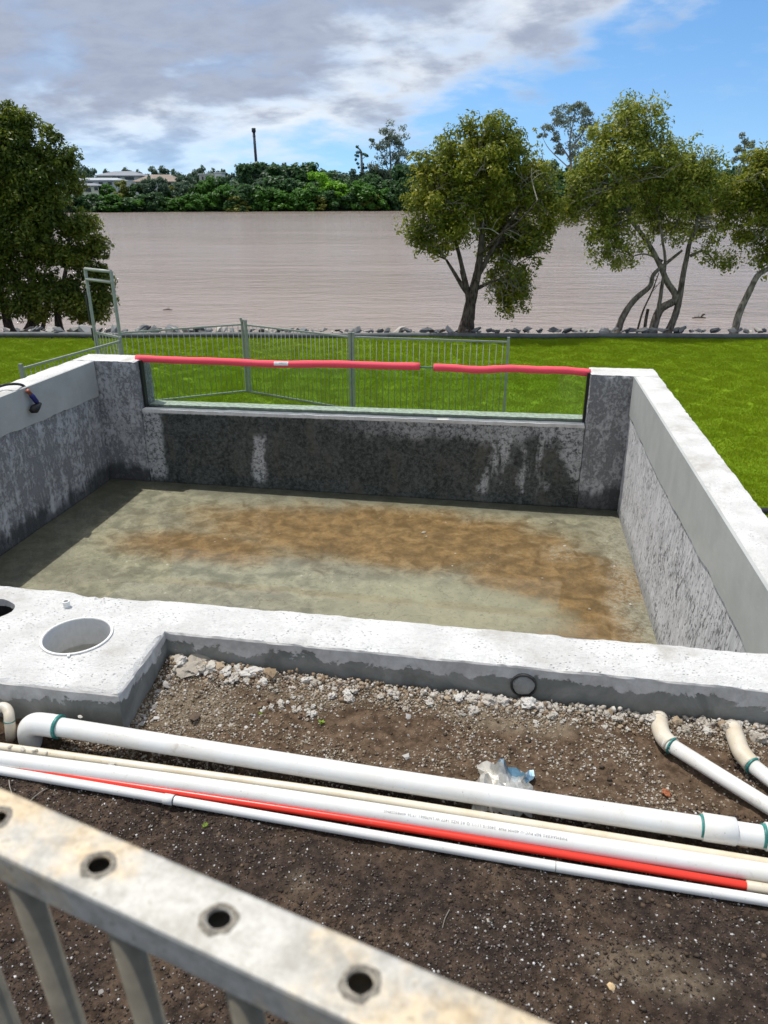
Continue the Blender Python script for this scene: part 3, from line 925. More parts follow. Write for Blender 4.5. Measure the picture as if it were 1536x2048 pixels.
# near wall and the skimmer box that joins it, with two openings through the top
SK = (-1.462, 2.048); SKR = 0.118
def near_wall():
    outer = [(-4.17, 2.14), (-2.55, 2.14), (-2.55, 1.765), (-1.158, 1.768), (-1.172, 2.14), (1.305, 2.132), (1.305, 2.352),
             (-1.31, 2.346), (-1.345, 2.334), (-1.60, 2.328), (-1.655, 2.349), (-3.938, 2.345)]
    def dens(pts, st):
        out = []
        for i, a in enumerate(pts):
            b = pts[(i + 1) % len(pts)]; n = max(1, int(math.dist(a, b) / st))
            for k in range(n): out.append((a[0] + (b[0] - a[0]) * k / n, a[1] + (b[1] - a[1]) * k / n))
        return out
    lo = dens(outer, 0.022)
    ring = [(SK[0] + SKR * math.cos(2 * math.pi * k / 40), SK[1] + SKR * math.sin(2 * math.pi * k / 40)) for k in range(40)]
    hole = []
    for k in range(26):
        w = 2 * math.pi * k / 26; rr = 0.105 * (1 + 0.16 * mnoise.noise(Vector((math.cos(w) * 2, math.sin(w) * 2, 5))))
        hole.append((-1.90 + rr * math.cos(w) * 0.95, 2.165 + rr * math.sin(w) * 0.75))
    pts = list(lo) + ring + hole
    def inside(p, poly):
        c = False; j = len(poly) - 1
        for i in range(len(poly)):
            (xi, yi), (xj, yj) = poly[i], poly[j]
            if (yi > p[1]) != (yj > p[1]) and p[0] < (xj - xi) * (p[1] - yi) / (yj - yi) + xi: c = not c
            j = i
        return c
    st = 0.03
    for u in np.arange(-4.15, 1.30, st):
        for v in np.arange(1.78, 2.35, st):
            q = (u + rnd.uniform(-.006, .006), v + rnd.uniform(-.006, .006))
            if not inside(q, outer): continue
            if math.dist(q, SK) < SKR + 0.015 or inside(q, [(-1.90 + (a - -1.90) * 1.15, 2.165 + (b - 2.165) * 1.15) for a, b in hole]): continue
            if min(abs(v - 2.14), abs(v - 2.346), abs(v - 1.766)) < 0.012: continue
            pts.append(q)
    edges = []
    o_ = 0
    for loop in (lo, ring, hole):
        m_ = len(loop); edges += [(o_ + i, o_ + (i + 1) % m_) for i in range(m_)]; o_ += m_
    res = delaunay_2d_cdt([Vector(p) for p in pts], edges, [], 0, 1e-5)
    co, fs = res[0], res[2]
    V, F, mi = [], [], []
    nlo = len(lo); nk = nlo + 40 + len(hole)
    for i, c in enumerate(co):
        p = P(c[0], c[1], RIM)
        rim_pt = i < nlo
        dz_ = 0.004 * mnoise.noise(Vector(p) * 8) + 0.0025 * mnoise.noise(Vector(p) * 35)
        if rim_pt: dz_ -= 0.005 + 0.006 * abs(mnoise.noise(Vector(p) * 20)) + 0.02 * max(0, mnoise.noise(Vector(p) * 6 + Vector((9, 0, 0))) - 0.3)
        V.append(p + np.array([0, 0, dz_ * (0 if nlo <= i < nlo + 40 else 1)]))
    for f in fs:
        cx = sum(co[i][0] for i in f) / 3; cy = sum(co[i][1] for i in f) / 3
        if not inside((cx, cy), outer) or math.dist((cx, cy), SK) < SKR * 0.985 or inside((cx, cy), hole): continue
        F.append(tuple(f)); mi.append(0)
    # sides
    zs = [0.0, -0.012, -0.05, -0.1, -0.16, -0.4, -1.0, BASE - RIM]
    b0 = len(V)
    for i in range(nlo):
        a = lo[i]; pr = lo[i - 1]; nx_ = lo[(i + 1) % nlo]
        tx, ty = nx_[0] - pr[0], nx_[1] - pr[1]; l = math.hypot(tx, ty); nxn = (ty / l, -tx / l)
        for k, dz_ in enumerate(zs):
            if k == 0: V.append(V[i].copy()); continue
            p = P(a[0], a[1], RIM + dz_)
            off = 0.004 + 0.005 * mnoise.noise(Vector(p) * 10) + 0.003 * mnoise.noise(Vector(p) * 40)
            V.append(p + (UU * nxn[0] + VV * nxn[1]) * off)
    m_ = len(zs)
    for i in range(nlo):
        j = (i + 1) % nlo
        inner = (lo[i][1] > 2.2 and lo[j][1] > 2.2 and lo[i][0] > -3.94 and lo[i][0] < 1.25)
        for k in range(m_ - 1):
            F.append((b0 + i * m_ + k, b0 + i * m_ + k + 1, b0 + j * m_ + k + 1, b0 + j * m_ + k)); mi.append(2 if inner else 1)
    # the broken opening's own sides, the hollow's darkness painted black below its lip
    b1 = len(V); h0 = nlo + 40
    for i in range(len(hole)):
        for k, dz_ in enumerate((0.0, -0.03, -0.10, -0.45)):
            V.append(V[h0 + i] if k == 0 else P(hole[i][0] * (1) + 0.01 * mnoise.noise(Vector((i, k, 0.5))), hole[i][1], RIM + dz_))
    for i in range(len(hole)):
        j = (i + 1) % len(hole)
        for k in range(3): F.append((b1 + i * 4 + k, b1 + j * 4 + k, b1 + j * 4 + k + 1, b1 + i * 4 + k + 1)); mi.append(3 if k else 1)
    F.append(tuple(b1 + i * 4 + 3 for i in range(len(hole)))); mi.append(3)
    o = obj("wall", V, F, [MT['white'], MT['outer'], MT['left'], MT['slot']], pool, mi)
    o['label'] = "near wall and skimmer box with a round opening and a broken black hole"
near_wall()

# floor slab
us = np.linspace(-3.96, 1.12, 64); vs = np.linspace(2.3, 6.76, 56); V = []
for v in vs:
    for u in us: V.append(P(u, v, floor_z(u, v) + 0.006 * mnoise.noise(Vector((u * 1.3, v * 1.3, 0))) + 0.002 * mnoise.noise(Vector((u * 9, v * 9, 0)))))
n = len(us)
obj("floor", V, [(j * n + i, j * n + i + 1, (j + 1) * n + i + 1, (j + 1) * n + i) for j in range(len(vs) - 1) for i in range(n - 1)], MT['floor'], pool, smooth=True)
# shallow rain water left standing on the floor
wz = -1.128
cor = [(-3.95, 2.3), (1.11, 2.3), (1.11, 6.75), (-3.95, 6.75)]
tag(obj("pool_water", [P(u, v, -1.058 - 0.075 * (u + 3.93) / 5.0 + 0.0 * v) for u, v in cor], [(0, 1, 2, 3)], MT['water']), kind='structure')

# sill details, glass and its sealant
def strip(name, u0, u1, fv, w, z0, z1, m, label=None, step=0.05, rough=0.0):
    us = np.arange(u0, u1 + 1e-6, (u1 - u0) / max(2, int((u1 - u0) / step))); V, F = [], []
    for i, u in enumerate(us):
        j = rough * mnoise.noise(Vector((u * 12, z0, 1))); j2 = rough * mnoise.noise(Vector((u * 12, z0, 7)))
        for (dv, z) in ((-w / 2 + j, z0), (w / 2 + j2, z0), (w / 2 + j2, z1 + j * 0.5), (-w / 2 + j, z1 + j2 * 0.5)): V.append(P(u, fv(u) + dv, z))
        if i:
            a, b = (i - 1) * 4, i * 4
            for k in range(4): F.append((a + k, a + (k + 1) % 4, b + (k + 1) % 4, b + k))
    F.append((0, 1, 2, 3)[::-1]); e = (len(us) - 1) * 4; F.append((e, e + 1, e + 2, e + 3))
    o = obj(name, V, F, m, pool)
    if label: o['label'] = label
    return o
gv = lambda u: bi(u) + 0.125
strip("seal_strip", UL + 0.01, UR - 0.01, lambda u: bi(u) + 0.105, 0.07, SILL - 0.004, SILL + 0.008, MT['slot'], "black seal strip along the foot of the glass", 0.05, 0.006)
strip("mortar_lip", UL + 0.01, UR - 0.01, lambda u: bi(u) + 0.030, 0.072, SILL - 0.02, SILL + 0.012, MT['white'], None, 0.03, 0.008)
strip("mortar_lip", UL + 0.01, UR - 0.01, lambda u: bi(u) + 0.225, 0.155, SILL - 0.01, SILL + 0.022, MT['sill'], None, 0.06, 0.005)
for u_, nm in ((UL + 0.012, "black seal strip beside the left pier"), (UR - 0.012, "black seal strip beside the right pier")):
    v, f = box(P(u_, gv(u_) - 0.035, (SILL + RIM) / 2), (0.011, 0.028, (RIM - SILL) / 2 - 0.004), (UU, VV, np.array([0, 0, 1.])))
    obj("seal_strip", v, f, MT['slot'], pool)['label'] = nm
gu0, gu1 = UL + 0.026, UR - 0.026
gV = []
for z in (SILL + 0.004, RIM - 0.012):
    for u, d in ((gu0, 0), (gu1, 0)): gV.append(P(u, gv(u) + d, z))
# a single clear pane with a green top edge
obj("glass_panel", [gV[0], gV[1], gV[3], gV[2]], [(0, 1, 2, 3)], MT['glass'], pool)
v, f = joinvf([box((gV[2] + gV[3]) / 2 + np.array([0, 0, 0.0062]), ((gu1 - gu0) / 2, 0.006, 0.006), ((gV[3] - gV[2]) / np.linalg.norm(gV[3] - gV[2]), VV, np.array([0, 0, 1.])))])
obj("glass_edge", v, f, MT['glass_edge'], pool)

# skimmer throat, rim ring, its water, the little pipe stub, the capped outlet in the near wall
def lathe(c, prof, seg=40, ax=None):
    """prof: (radius, height) pairs"""
    a, b, k = ax or (UU, VV, np.array([0, 0, 1.])); V, F = [], []
    for r_, h in prof:
        for s in range(seg):
            w = 2 * math.pi * s / seg; V.append(np.asarray(c) + a * r_ * math.cos(w) + b * r_ * math.sin(w) + k * h)
    for i in range(len(prof) - 1):
        for s in range(seg): F.append((i * seg + s, i * seg + (s + 1) % seg, (i + 1) * seg + (s + 1) % seg, (i + 1) * seg + s))
    return V, F
skc = P(SK[0], SK[1], RIM)
greypl = plain("grey_skimmer_plastic", (0.62, 0.62, 0.61), 0.35, 0.05)
v, f = lathe(skc, [(0.121, -0.004), (0.121, 0.004), (0.1145, 0.0045), (0.1145, -0.05), (0.1135, -0.42), (0.0, -0.42)])
obj("skimmer_throat", v, f, greypl, pool, smooth=False)
v, f = lathe(skc, [(0.1235, 0.001), (0.1235, 0.0062), (0.1165, 0.0066), (0.1165, 0.001)])
obj("skimmer_rim", v, f, MT['pvc'], pool)
for w in (0.9, 0.9 + math.pi):
    c = skc + (UU * math.cos(w + 1.0) + VV * math.sin(w + 1.0)) * 0.126
    v, f = box(c + np.array([0, 0, 0.004]), (0.010, 0.004, 0.003), (UU * math.cos(w + 1) + VV * math.sin(w + 1), -UU * math.sin(w + 1) + VV * math.cos(w + 1), np.array([0, 0, 1.])))
    obj("rim_tab", v, f, MT['pvc'], pool)
v, f = lathe(skc, [(0.1136, -0.105), (0.0, -0.105)])
obj("skimmer_water", v, f, MT['water'], pool)
zu = np.array([0, 0, 1.])
v, f = box(skc + UU * 0.066 + VV * 0.045 - zu * 0.185, (0.044, 0.055, 0.004), (UU, VV, zu)); obj("weir_flap", v, f, greypl, pool)
v, f = joinvf([box(skc + UU * 0.020 + VV * 0.020 - zu * 0.180, (0.003, 0.080, 0.006), (UU * .82 - VV * .57, UU * .57 + VV * .82, zu)), box(skc + UU * 0.070 - VV * 0.012 - zu * 0.180, (0.038, 0.003, 0.006), (UU, VV, zu))])
obj("weir_frame", v, f, MT['cap'], pool)
v, f = lathe(at_z(134, 1214, RIM), [(0.0125, -0.01), (0.0125, 0.016), (0.014, 0.016), (0.014, 0.026), (0.009, 0.026), (0.009, 0.0)], 20)
obj("pipe_stub", v, f, MT['pvc'], pool, smooth=False)
oc = at_v(1047, 1371, 2.126)
axo = (UU, np.array([0, 0, 1.]), -VV)
v, f = lathe(oc, [(0.0445, -0.01), (0.0445, 0.004), (0.0405, 0.005), (0.0400, -0.002), (0.0, 0.000)], 30, axo)
obj("outlet_ring", v, f, plain("dark_pipe_end", (0.035, 0.036, 0.035), 0.6, 0.4, 40), pool)
V, F = [], []
for s in range(6):
    pass
me_ = bmesh.new(); bmesh.ops.create_icosphere(me_, subdivisions=3, radius=0.037)
for q in me_.verts:
    q.co *= 1 + 0.12 * mnoise.noise(q.co * 60); q.co.z *= 0.25
V = [oc + UU * q.co.x + np.array([0, 0, 1.]) * q.co.y + (-VV) * q.co.z for q in me_.verts]; me_.verts.ensure_lookup_table()
F = [tuple(x.index for x in q.verts) for q in me_.faces]; me_.free()
obj("outlet_plug", V, F, MT['side'], pool)


# ================================================================== POOL NOODLES
def noodle(x0, y0, x1, y1, label, amp, seed, sticker=None):
    v0 = 0
    a = at_v(x0, y0, gv(-3.4)); b = at_v(x1, y1, gv(0.4))
    ua, ub = uv_of(a)[0], uv_of(b)[0]
    n = 60; path = []
    for i in range(n + 1):
        t = i / n; u = ua + (ub - ua) * t
        path.append(P(u, gv(u) + 0.004 * math.sin(seed + t * 9), RIM - 0.003 + amp * math.sin(seed + t * 7.5) + amp * 0.6 * math.sin(seed * 2 + t * 17)))
    root = tag(empty("pool_noodle", path[0]), label, "pool noodle", "pink foam noodles on the glass edge")
    v, f = tube(path, [0.0335 + 0.0012 * math.sin(i * 0.9) for i in range(n + 1)], 20)
    obj("foam_tube", v, f, MT['foam'], root, smooth=True)
    if sticker:
        t0, t1 = sticker; k0, k1 = int(t0 * n), int(t1 * n)
        V, F, mi = [], [], []
        d = (path[k1] - path[k0]); L = np.linalg.norm(d); d /= L; up = np.array([0, 0, 1.]); nr = np.cross(d, up); nr /= np.linalg.norm(nr)
        if nr[1] > 0: nr = -nr
        def surf(s, ang, lift): return path[k0] + d * s + 0.0352 * (1 + lift) * (nr * math.cos(ang) + up * math.sin(ang))
        for i in range(9):
            ang = -0.15 + 1.1 * i / 8
            V += [surf(0, ang, 0), surf(L, ang, 0)]
            if i: F.append((2 * i - 2, 2 * i - 1, 2 * i + 1, 2 * i))
        obj("sticker", V, F, MT['paper'], root)
        pv, pf = [], []
        for (s0, s1, a0, a1) in ((0.06, 0.13, 0.2, 0.75), (0.15, 0.22, 0.2, 0.75), (0.34, 0.92, 0.62, 0.68), (0.34, 0.85, 0.44, 0.49), (0.34, 0.7, 0.27, 0.31)):
            c = len(pv); pv += [surf(L * s0, a0, .012), surf(L * s1, a0, .012), surf(L * s1, a1, .012), surf(L * s0, a1, .012)]; pf.append((c, c + 1, c + 2, c + 3))
        obj("print", pv, pf, MT['ink'], root)
    return root
noodle(273, 718, 841, 733, "long pink foam pool noodle with a white sticker on the glass edge", 0.006, 1.2, (0.50, 0.555))
noodle(865, 737, 1181, 742, "shorter plain pink foam pool noodle beside the right pier", 0.007, 3.0)

# black hose with the blue grip over the left wall
def hose():
    a = at_z(-30, 786, RIM + 0.02); pts = [a, at_z(3, 770, RIM + 0.05), at_v(28, 764, uv_of(at_z(28, 764, RIM + .06))[1]), at_u(46, 770, -3.955), at_u(55, 781, -3.915)]
    pts = [a, at_z(2, 772, RIM + 0.035), at_z(26, 768, RIM + 0.05), at_u(46, 771, -3.97), at_u(56, 784, -3.905)]
    root = tag(empty("air_hose", at_u(60, 790, -3.93)), "black hose with a blue grip and dark nozzle hanging over the left wall", "hose")
    v, f = tube(spline([P(-4.9, 4.7, -1.2), P(-4.35, 4.95, 0.0)] + pts, 8), 0.011, 10); obj("hose_line", v, f, MT['black'], root, smooth=True)
    p0, p1, p2, p3 = at_u(54, 780, -3.903), at_u(61, 788, -3.893), at_u(75, 806, -3.885), at_u(69, 818, -3.883)
    v, f = tube([p0, p0 * .6 + p1 * .4, p0 * .55 + p1 * .45, p1], [0.016, 0.019, 0.014, 0.018], 12); obj("coupling", v, f, MT['copper'], root, smooth=True)
    v, f = tube([p1, p1 * .8 + p2 * .2, p1 * .2 + p2 * .8, p2], [0.016, 0.022, 0.021, 0.016], 14); obj("grip", v, f, MT['blue'], root, smooth=True)
    e = at_u(81, 807, -3.885)
    v, f = tube([e, e * .4 + p3 * .6, p3, at_u(63, 822, -3.885)], [0.012, 0.030, 0.038, 0.020], 14); obj("nozzle", v, f, MT['black'], root, smooth=True)
hose()

# ================================================================== PIPES
def along(a, b, t): return np.asarray(a) * (1 - t) + np.asarray(b) * t
def ringpart(name, a, b, r0, r1, m, parent, seg=28, lip=0.001):
    v, f = tube([a, along(a, b, 0.02), along(a, b, 0.98), b], [r0, r1, r1, r0], seg); return obj(name, v, f, m, parent, smooth=False)
def shade(o):
    o.data.polygons.foreach_set('use_smooth', [len(p.vertices) == 4 for p in o.data.polygons]); return o

def big_pipe():
    a, b = BIG; d = (b - a) / np.linalg.norm(b - a)
    root = tag(empty("drain_pipe", a), "thickest white pipe, elbow at its left end and coupling at its right", "pipe")
    b2 = a + d * (np.linalg.norm(b - a) + 0.5)
    v, f = tube([a + d * 0.03 + (b2 - a - d * 0.03) * i / 30 + np.array([0, 0, -0.006 * math.sin(math.pi * i / 30)]) for i in range(31)], 0.0302, 28)
    shade(obj("pipe_run", v, f, MT['pvc'], root))
    el = spline([a + d * 0.075, a + d * 0.03, a - d * 0.012 + np.array([0, 0, -0.006]), a - d * 0.036 + np.array([0, -0.0, -0.035]), a - d * 0.040 + np.array([0, 0, -0.10])], 6)
    v, f = tube(el, 0.0362, 28); shade(obj("elbow", v, f, MT['pvc'], root))
    shade(ringpart("primer_ring", a + d * 0.072, a + d * 0.081, 0.0372, 0.0376, MT['primer'], root))
    at_t = lambda x: (lambda pts: pts[min(range(len(pts)), key=lambda i: abs(project(pts[i])[0] - x))])([a + d * s for s in np.linspace(0, 3.4, 900)])
    c0, c1 = at_t(1405), at_t(1470)
    shade(ringpart("coupling", c0, c1, 0.034, 0.0362, MT['pvc'], root))
    shade(ringpart("primer_ring", c0 - d * 0.006, c0 + d * 0.001, 0.0308, 0.0312, MT['primer'], root))
    e0 = at_t(1530)
    shade(ringpart("coupling", e0, e0 + d * 0.09, 0.034, 0.0362, MT['pvc'], root))
    shade(ringpart("primer_ring", e0 - d * 0.008, e0 + d * 0.001, 0.0308, 0.0314, MT['primer'], root))

def project(p):
    q = np.asarray(p) - np.array([0, 0, CAM_Z])
    fw = np.array([0, math.cos(PITCH), -math.sin(PITCH)]); up = np.array([0, math.sin(PITCH), math.cos(PITCH)])
    z = q @ fw
    return 768 + FPX * q[0] / z, 1024 - FPX * (q @ up) / z
big_pipe()

def long_pipe(name, label, pix, zs, r, m, joints=(), group=None, sag=0.0):
    pts = [at_z(x, y, z) for (x, y), z in zip(pix, zs)]
    d0 = pts[0] - pts[1]; d0 /= np.linalg.norm(d0); d1 = pts[-1] - pts[-2]; d1 /= np.linalg.norm(d1)
    pts = [pts[0] + d0 * 0.9] + pts + [pts[-1] + d1 * 0.7]
    path = spline(pts, 12)
    root = tag(empty(name, pts[1]), label, "pipe", group)
    v, f = tube(path, r, 22); shade(obj("pipe_run", v, f, m, root))
    for (x, w, kind) in joints:
        i = min(range(len(path)), key=lambda k: abs(project(path[k])[0] - x))
        c = path[i]; dd = path[min(i + 1, len(path) - 1)] - path[i - 1]; dd /= np.linalg.norm(dd)
        # slide along to the exact column
        for _ in range(4): c = c + dd * (x - project(c)[0]) * 0.0013
        if kind == 'sleeve': shade(ringpart("sleeve", c - dd * w, c, r + 0.0002, r + 0.0018, m, root, 22)); shade(ringpart("joint_ring", c, c + dd * 0.0025, r + 0.0016, r + 0.0014, MT['slot'], root, 22))
        elif kind == 'ring': shade(ringpart("joint_ring", c, c + dd * 0.002, r + 0.0002, r + 0.0006, MT['cap'], root, 22))
        elif kind == 'white': shade(ringpart("sleeve", c, c + dd * w, r + 0.0005, r + 0.0026, MT['pvc_old'], root, 22))
    return root, path

GP = "pipes lying in the bundle in front of the pool"
long_pipe("thin_pipe", "aged cream pipe between the thickest pipe and the printed white pipe", [(0, 1494), (400, 1549), (768, 1602), (1536, 1727)], [0.020] * 4, 0.0135, MT['pvc_cream'], (), GP)
tp, tpath = long_pipe("printed_pipe", "white pipe with grey upside-down print beside the red pipe", [(0, 1518), (400, 1572), (768, 1627), (1536, 1747)], [0.026] * 4, 0.0242, MT['pvc'], (), GP)
long_pipe("red_pipe", "bright red pipe with a white sleeve at its right end", [(0, 1531), (200, 1562), (400, 1592), (768, 1649), (1492, 1771)], [0.016] * 5, 0.0105, MT['red'], ((1492, 0.14, 'white'),), GP)
long_pipe("thin_pipe", "thin white jointed pipe nearest the viewer in front of the red pipe", [(0, 1541), (345, 1600), (768, 1674), (1110, 1733), (1536, 1802)], [0.015] * 5, 0.0132, MT['pvc'], ((348, 0.03, 'sleeve'), (1110, 0, 'ring')), GP)

# print on the 40 mm pipe, wrapped round it, reading upside down from here
def pipe_print(text, xs, path, r, parent, size):
    cu = bpy.data.curves.new("print", 'FONT'); cu.body = text; cu.size = size; cu.space_character = 1.12; cu.resolution_u = 2
    tmp = bpy.data.objects.new("print_tmp", cu); COL.objects.link(tmp)
    dg = bpy.context.evaluated_depsgraph_get(); me = bpy.data.meshes.new_from_object(tmp.evaluated_get(dg))
    bpy.data.objects.remove(tmp); bpy.data.curves.remove(cu)
    i = min(range(len(path)), key=lambda k: abs(project(path[k])[0] - xs))
    c = path[i]; dd = path[i + 1] - path[i - 1]; dd /= np.linalg.norm(dd)
    for _ in range(5): c = c + dd * (xs - project(c)[0]) * 0.0013
    j = min(range(len(path)), key=lambda k: abs(project(path[k])[0] - (xs - 400)))
    d2 = path[j] - c; d2 /= np.linalg.norm(d2)
    up = np.array([0, 0, 1.]); fr = np.cross(d2, up); fr /= np.linalg.norm(fr)
    if fr[1] > 0: fr = -fr                      # towards the viewer
    up = np.cross(fr, d2); up = up if up[2] > 0 else -up
    V = []
    for v in me.vertices:
        ang = R(62) - (v.co.y - size * 0.35) / r      # letters' tops point towards the viewer
        V.append(c + d2 * v.co.x + (r + 0.0004) * (fr * math.cos(ang) + up * math.sin(ang)))
    F = [tuple(p.vertices) for p in me.polygons]
    bpy.data.meshes.remove(me)
    obj("print", V, F, MT['ink'], parent)
pipe_print("PIPEMAKERS BEP PVC-U 40MM PN9  240515 L11/1 Q AS NZS 1477 W LN70061 17:26 40PRESSPNS", 1133, tpath, 0.0242, tp, 0.0105)

def bent_pipe(label, pix_el, zs, end, r, m_run):
    pts = [at_z(x, y, z) for (x, y), z in zip(pix_el, zs)]
    root = tag(empty("angled_pipe", pts[-1]), label, "pipe", "white pipes angling out of the right end of the near wall")
    v, f = tube(spline(pts, 6), r + 0.0045, 24); shade(obj("elbow", v, f, MT['pvc_old'], root))
    e = at_z(*end, 0.035); d = e - pts[-1]; d /= np.linalg.norm(d)
    v, f = tube([pts[-1] - d * 0.02, e + d * 0.06, e + d * 0.16 + np.array([0, 0, -0.07])], r, 24); shade(obj("pipe_run", v, f, m_run, root))
    shade(ringpart("primer_ring", pts[-1] - d * 0.001, pts[-1] + d * 0.004, r + 0.0050, r + 0.0052, MT['primer'], root, 24))
    return root
bent_pipe("long white angled pipe with an elbow, the one crossing towards the big coupling", [(1318, 1436), (1320, 1455), (1327, 1474), (1343, 1491)], [0.03, 0.035, 0.038, 0.040], (1536, 1612), 0.0225, MT['pvc'])
bent_pipe("short white angled pipe with an elbow at the far right edge", [(1465, 1455), (1473, 1480), (1484, 1506), (1505, 1531)], [0.035, 0.038, 0.036, 0.034], (1560, 1574), 0.0225, MT['pvc'])
def left_elbow():
    pts = [at_z(-60, 1425, 0.075), at_z(-5, 1416, 0.08), at_z(9, 1415, 0.08), at_z(17, 1424, 0.072), at_z(19, 1440, 0.055), at_z(22, 1470, 0.0), at_z(23, 1480, -0.06)]
    root = tag(empty("elbow_pipe", pts[-1]), "small white elbow pipe at the left edge in front of the skimmer box", "pipe")
    v, f = tube(spline(pts, 6), 0.0165, 20); shade(obj("pipe_run", v, f, MT['pvc_old'], root))
    for i, k in ((1, .0), (4, .0)):
        d = pts[i + 1] - pts[i]; d /= np.linalg.norm(d)
        shade(ringpart("primer_ring", pts[i], pts[i] + d * 0.004, 0.0172, 0.0178, MT['primer'], root, 20))
left_elbow()

# crumpled foil and plastic wrapper under the big pipe
def wrapper():
    c0 = at_z(1010, 1548, 0.03)
    m, nt, p, o = M("printed_foil"); q = objco(nt); x, y, z = sepxyz(nt, q)
    n_ = noise(nt, q, 14, 4, 0.6, 0.5)
    c = mix(nt, n_.step(0.35, 0.6), (0.22, 0.23, 0.23), (0.48, 0.475, 0.45))
    c = mix(nt, x.step(0.0, -0.05) * 0.7, c, (0.62, 0.58, 0.50))
    bl = (x + y * 1.4 + (n_ - 0.5) * 0.10).step(0.040, 0.055) * (n_ - 0.48).abs().step(0.01, 0.03)
    c = mix(nt, bl * 0.75, c, (0.04, 0.17, 0.28))
    fin(nt, p, c, 0.32, bump(nt, n_, 0.3, 0.01), 0.5, 0.45)
    V, F = [], []; nx, ny = 13, 9; d = (BIG[1] - BIG[0]); d /= np.linalg.norm(d); e = np.array([-d[1], d[0], 0]); 
    for j in range(ny + 1):
        for i in range(nx + 1):
            s = (i / nx - 0.5) * 0.165; t = 0.050 - j / ny * 0.17
            t *= 1 - 0.35 * abs(mnoise.noise(Vector((i * 0.4, 3, 1)))) ; s *= 1 - 0.25 * mnoise.noise(Vector((j * 0.5, 8, 2)))
            zf = 0.75 * abs(mnoise.noise(Vector((i * 0.27, j * 0.22, 4)))) + 0.10 * abs(mnoise.noise(Vector((i * 0.6, j * 0.6, 9))))
            q = c0 + d * s + e * t
            u, v = uv_of(q); base = soil_h(u, v); dd = v - bigv(u)
            zz_ = base + 0.004 + 0.085 * zf * (0.25 if abs(dd) < 0.035 else 1.0)
            V.append(np.array([q[0], q[1], min(zz_, 0.0 if abs(dd) < 0.03 else 1)]))
    for j in range(ny):
        for i in range(nx):
            a = j * (nx + 1) + i; F.append((a, a + 1, a + nx + 2)); F.append((a, a + nx + 2, a + nx + 1))
    tag(obj("wrapper", V, F, m, origin=c0), "crumpled silver and blue plastic wrapper caught under the thickest pipe", "wrapper")
wrapper()

# ================================================================== STONES AND MORTAR
def lump_mesh(name, seed, m, sub=2, rough=0.35, freq=1.8, flat=0.8):
    b = bmesh.new(); bmesh.ops.create_icosphere(b, subdivisions=sub, radius=1.0)
    s = Vector((seed * 3.7, seed * 1.9, seed * 5.3))
    for v in b.verts:
        c = v.co.normalized()
        k = 0.85 + rough * mnoise.noise(c * freq + s) * 1.3 + 0.5 * (0.5 - min(0.6, mnoise.voronoi(c * 1.7 + s)[0][0])) + 0.40 * (0.4 - min(0.6, mnoise.voronoi(c * 3.6 + s)[0][0])) + 0.12 * mnoise.noise(c * 9 + s)
        v.co = c * k; v.co.z *= flat
    me = bpy.data.meshes.new(name); b.to_mesh(me); b.free(); me.materials.append(m)
    return me
def stone_mesh(name, seed, m, npts=13, flat=0.7):
    r_ = random.Random(seed); b = bmesh.new()
    for _ in range(npts):
        v = Vector((r_.gauss(0, 1), r_.gauss(0, 1), r_.gauss(0, 1))).normalized() * r_.uniform(0.75, 1.05); v.z *= flat; v.x *= r_.uniform(0.8, 1.1)
        b.verts.new(v)
    res = bmesh.ops.convex_hull(b, input=b.verts); bmesh.ops.delete(b, geom=[g for g in res['geom_interior'] if isinstance(g, bmesh.types.BMVert)], context='VERTS')
    bmesh.ops.recalc_face_normals(b, faces=b.faces)
    me = bpy.data.meshes.new(name); b.to_mesh(me); b.free(); me.materials.append(m)
    return me
LUMP = [lump_mesh("mortar_lump", i, MT['mortar'], 3) for i in range(7)]
LUMPT = [lump_mesh("mortar_lump", i + 20, MT['mortar_tan'], 2) for i in range(4)]
STONE = [stone_mesh("stone", i, MT['pebble']) for i in range(8)]
def rot(): return (rnd.uniform(-.6, .6), rnd.uniform(-.6, .6), rnd.uniform(0, 6.28))

def put(name, me, u, v, s, label, cat, group, sink=0.35, sq=None):
    o = linked(name, me, None, P(u, v, soil_h(u, v) + s * (0.55 - sink)), rot(), (s * rnd.uniform(.8, 1.25), s * rnd.uniform(.8, 1.2), s * rnd.uniform(.7, 1.0)) if sq is None else sq)
    return tag(o, label, cat, group)

def where_u(u):
    x = project(P(u, 2.1, 0.05))[0]
    return ("in the corner by the skimmer box" if x < 480 else "between the corner and the wall's middle" if x < 760 else "left of the black outlet ring" if x < 1010 else
            "just right of the black outlet ring" if x < 1240 else "around the longer angled pipe" if x < 1420 else "around the short angled pipe")
cnt = 0
while cnt < 210:
    u = rnd.uniform(-1.13, 1.5); w = abs(rnd.gauss(0, 0.045))
    dens = 0.35 + 0.65 * mnoise.noise(Vector((u * 3.1, 2.2, 0.4))) 
    if u > 0.75: dens += 0.5
    if rnd.random() > max(0.25, dens + 0.3): continue
    v = 2.112 - w * (1.5 if u > 0.8 else 1.0)
    s = rnd.choice((0.008, 0.010, 0.012, 0.015, 0.019, 0.024)) * (1.15 if w < 0.03 else 0.8)
    tan = rnd.random() < (0.30 if -0.4 < u < 0.3 else 0.12) or (u > 0.85 and w > 0.05 and rnd.random() < 0.6)
    put("mortar_lump", (LUMPT if tan else LUMP)[rnd.randrange(4)], u, v, s,
        ("tan " if tan else "pale grey ") + ("large " if s > 0.016 else "small ") + "mortar lump along the near wall, " + where_u(u), "mortar lump", "mortar lumps along the foot of the near wall", 0.25)
    cnt += 1
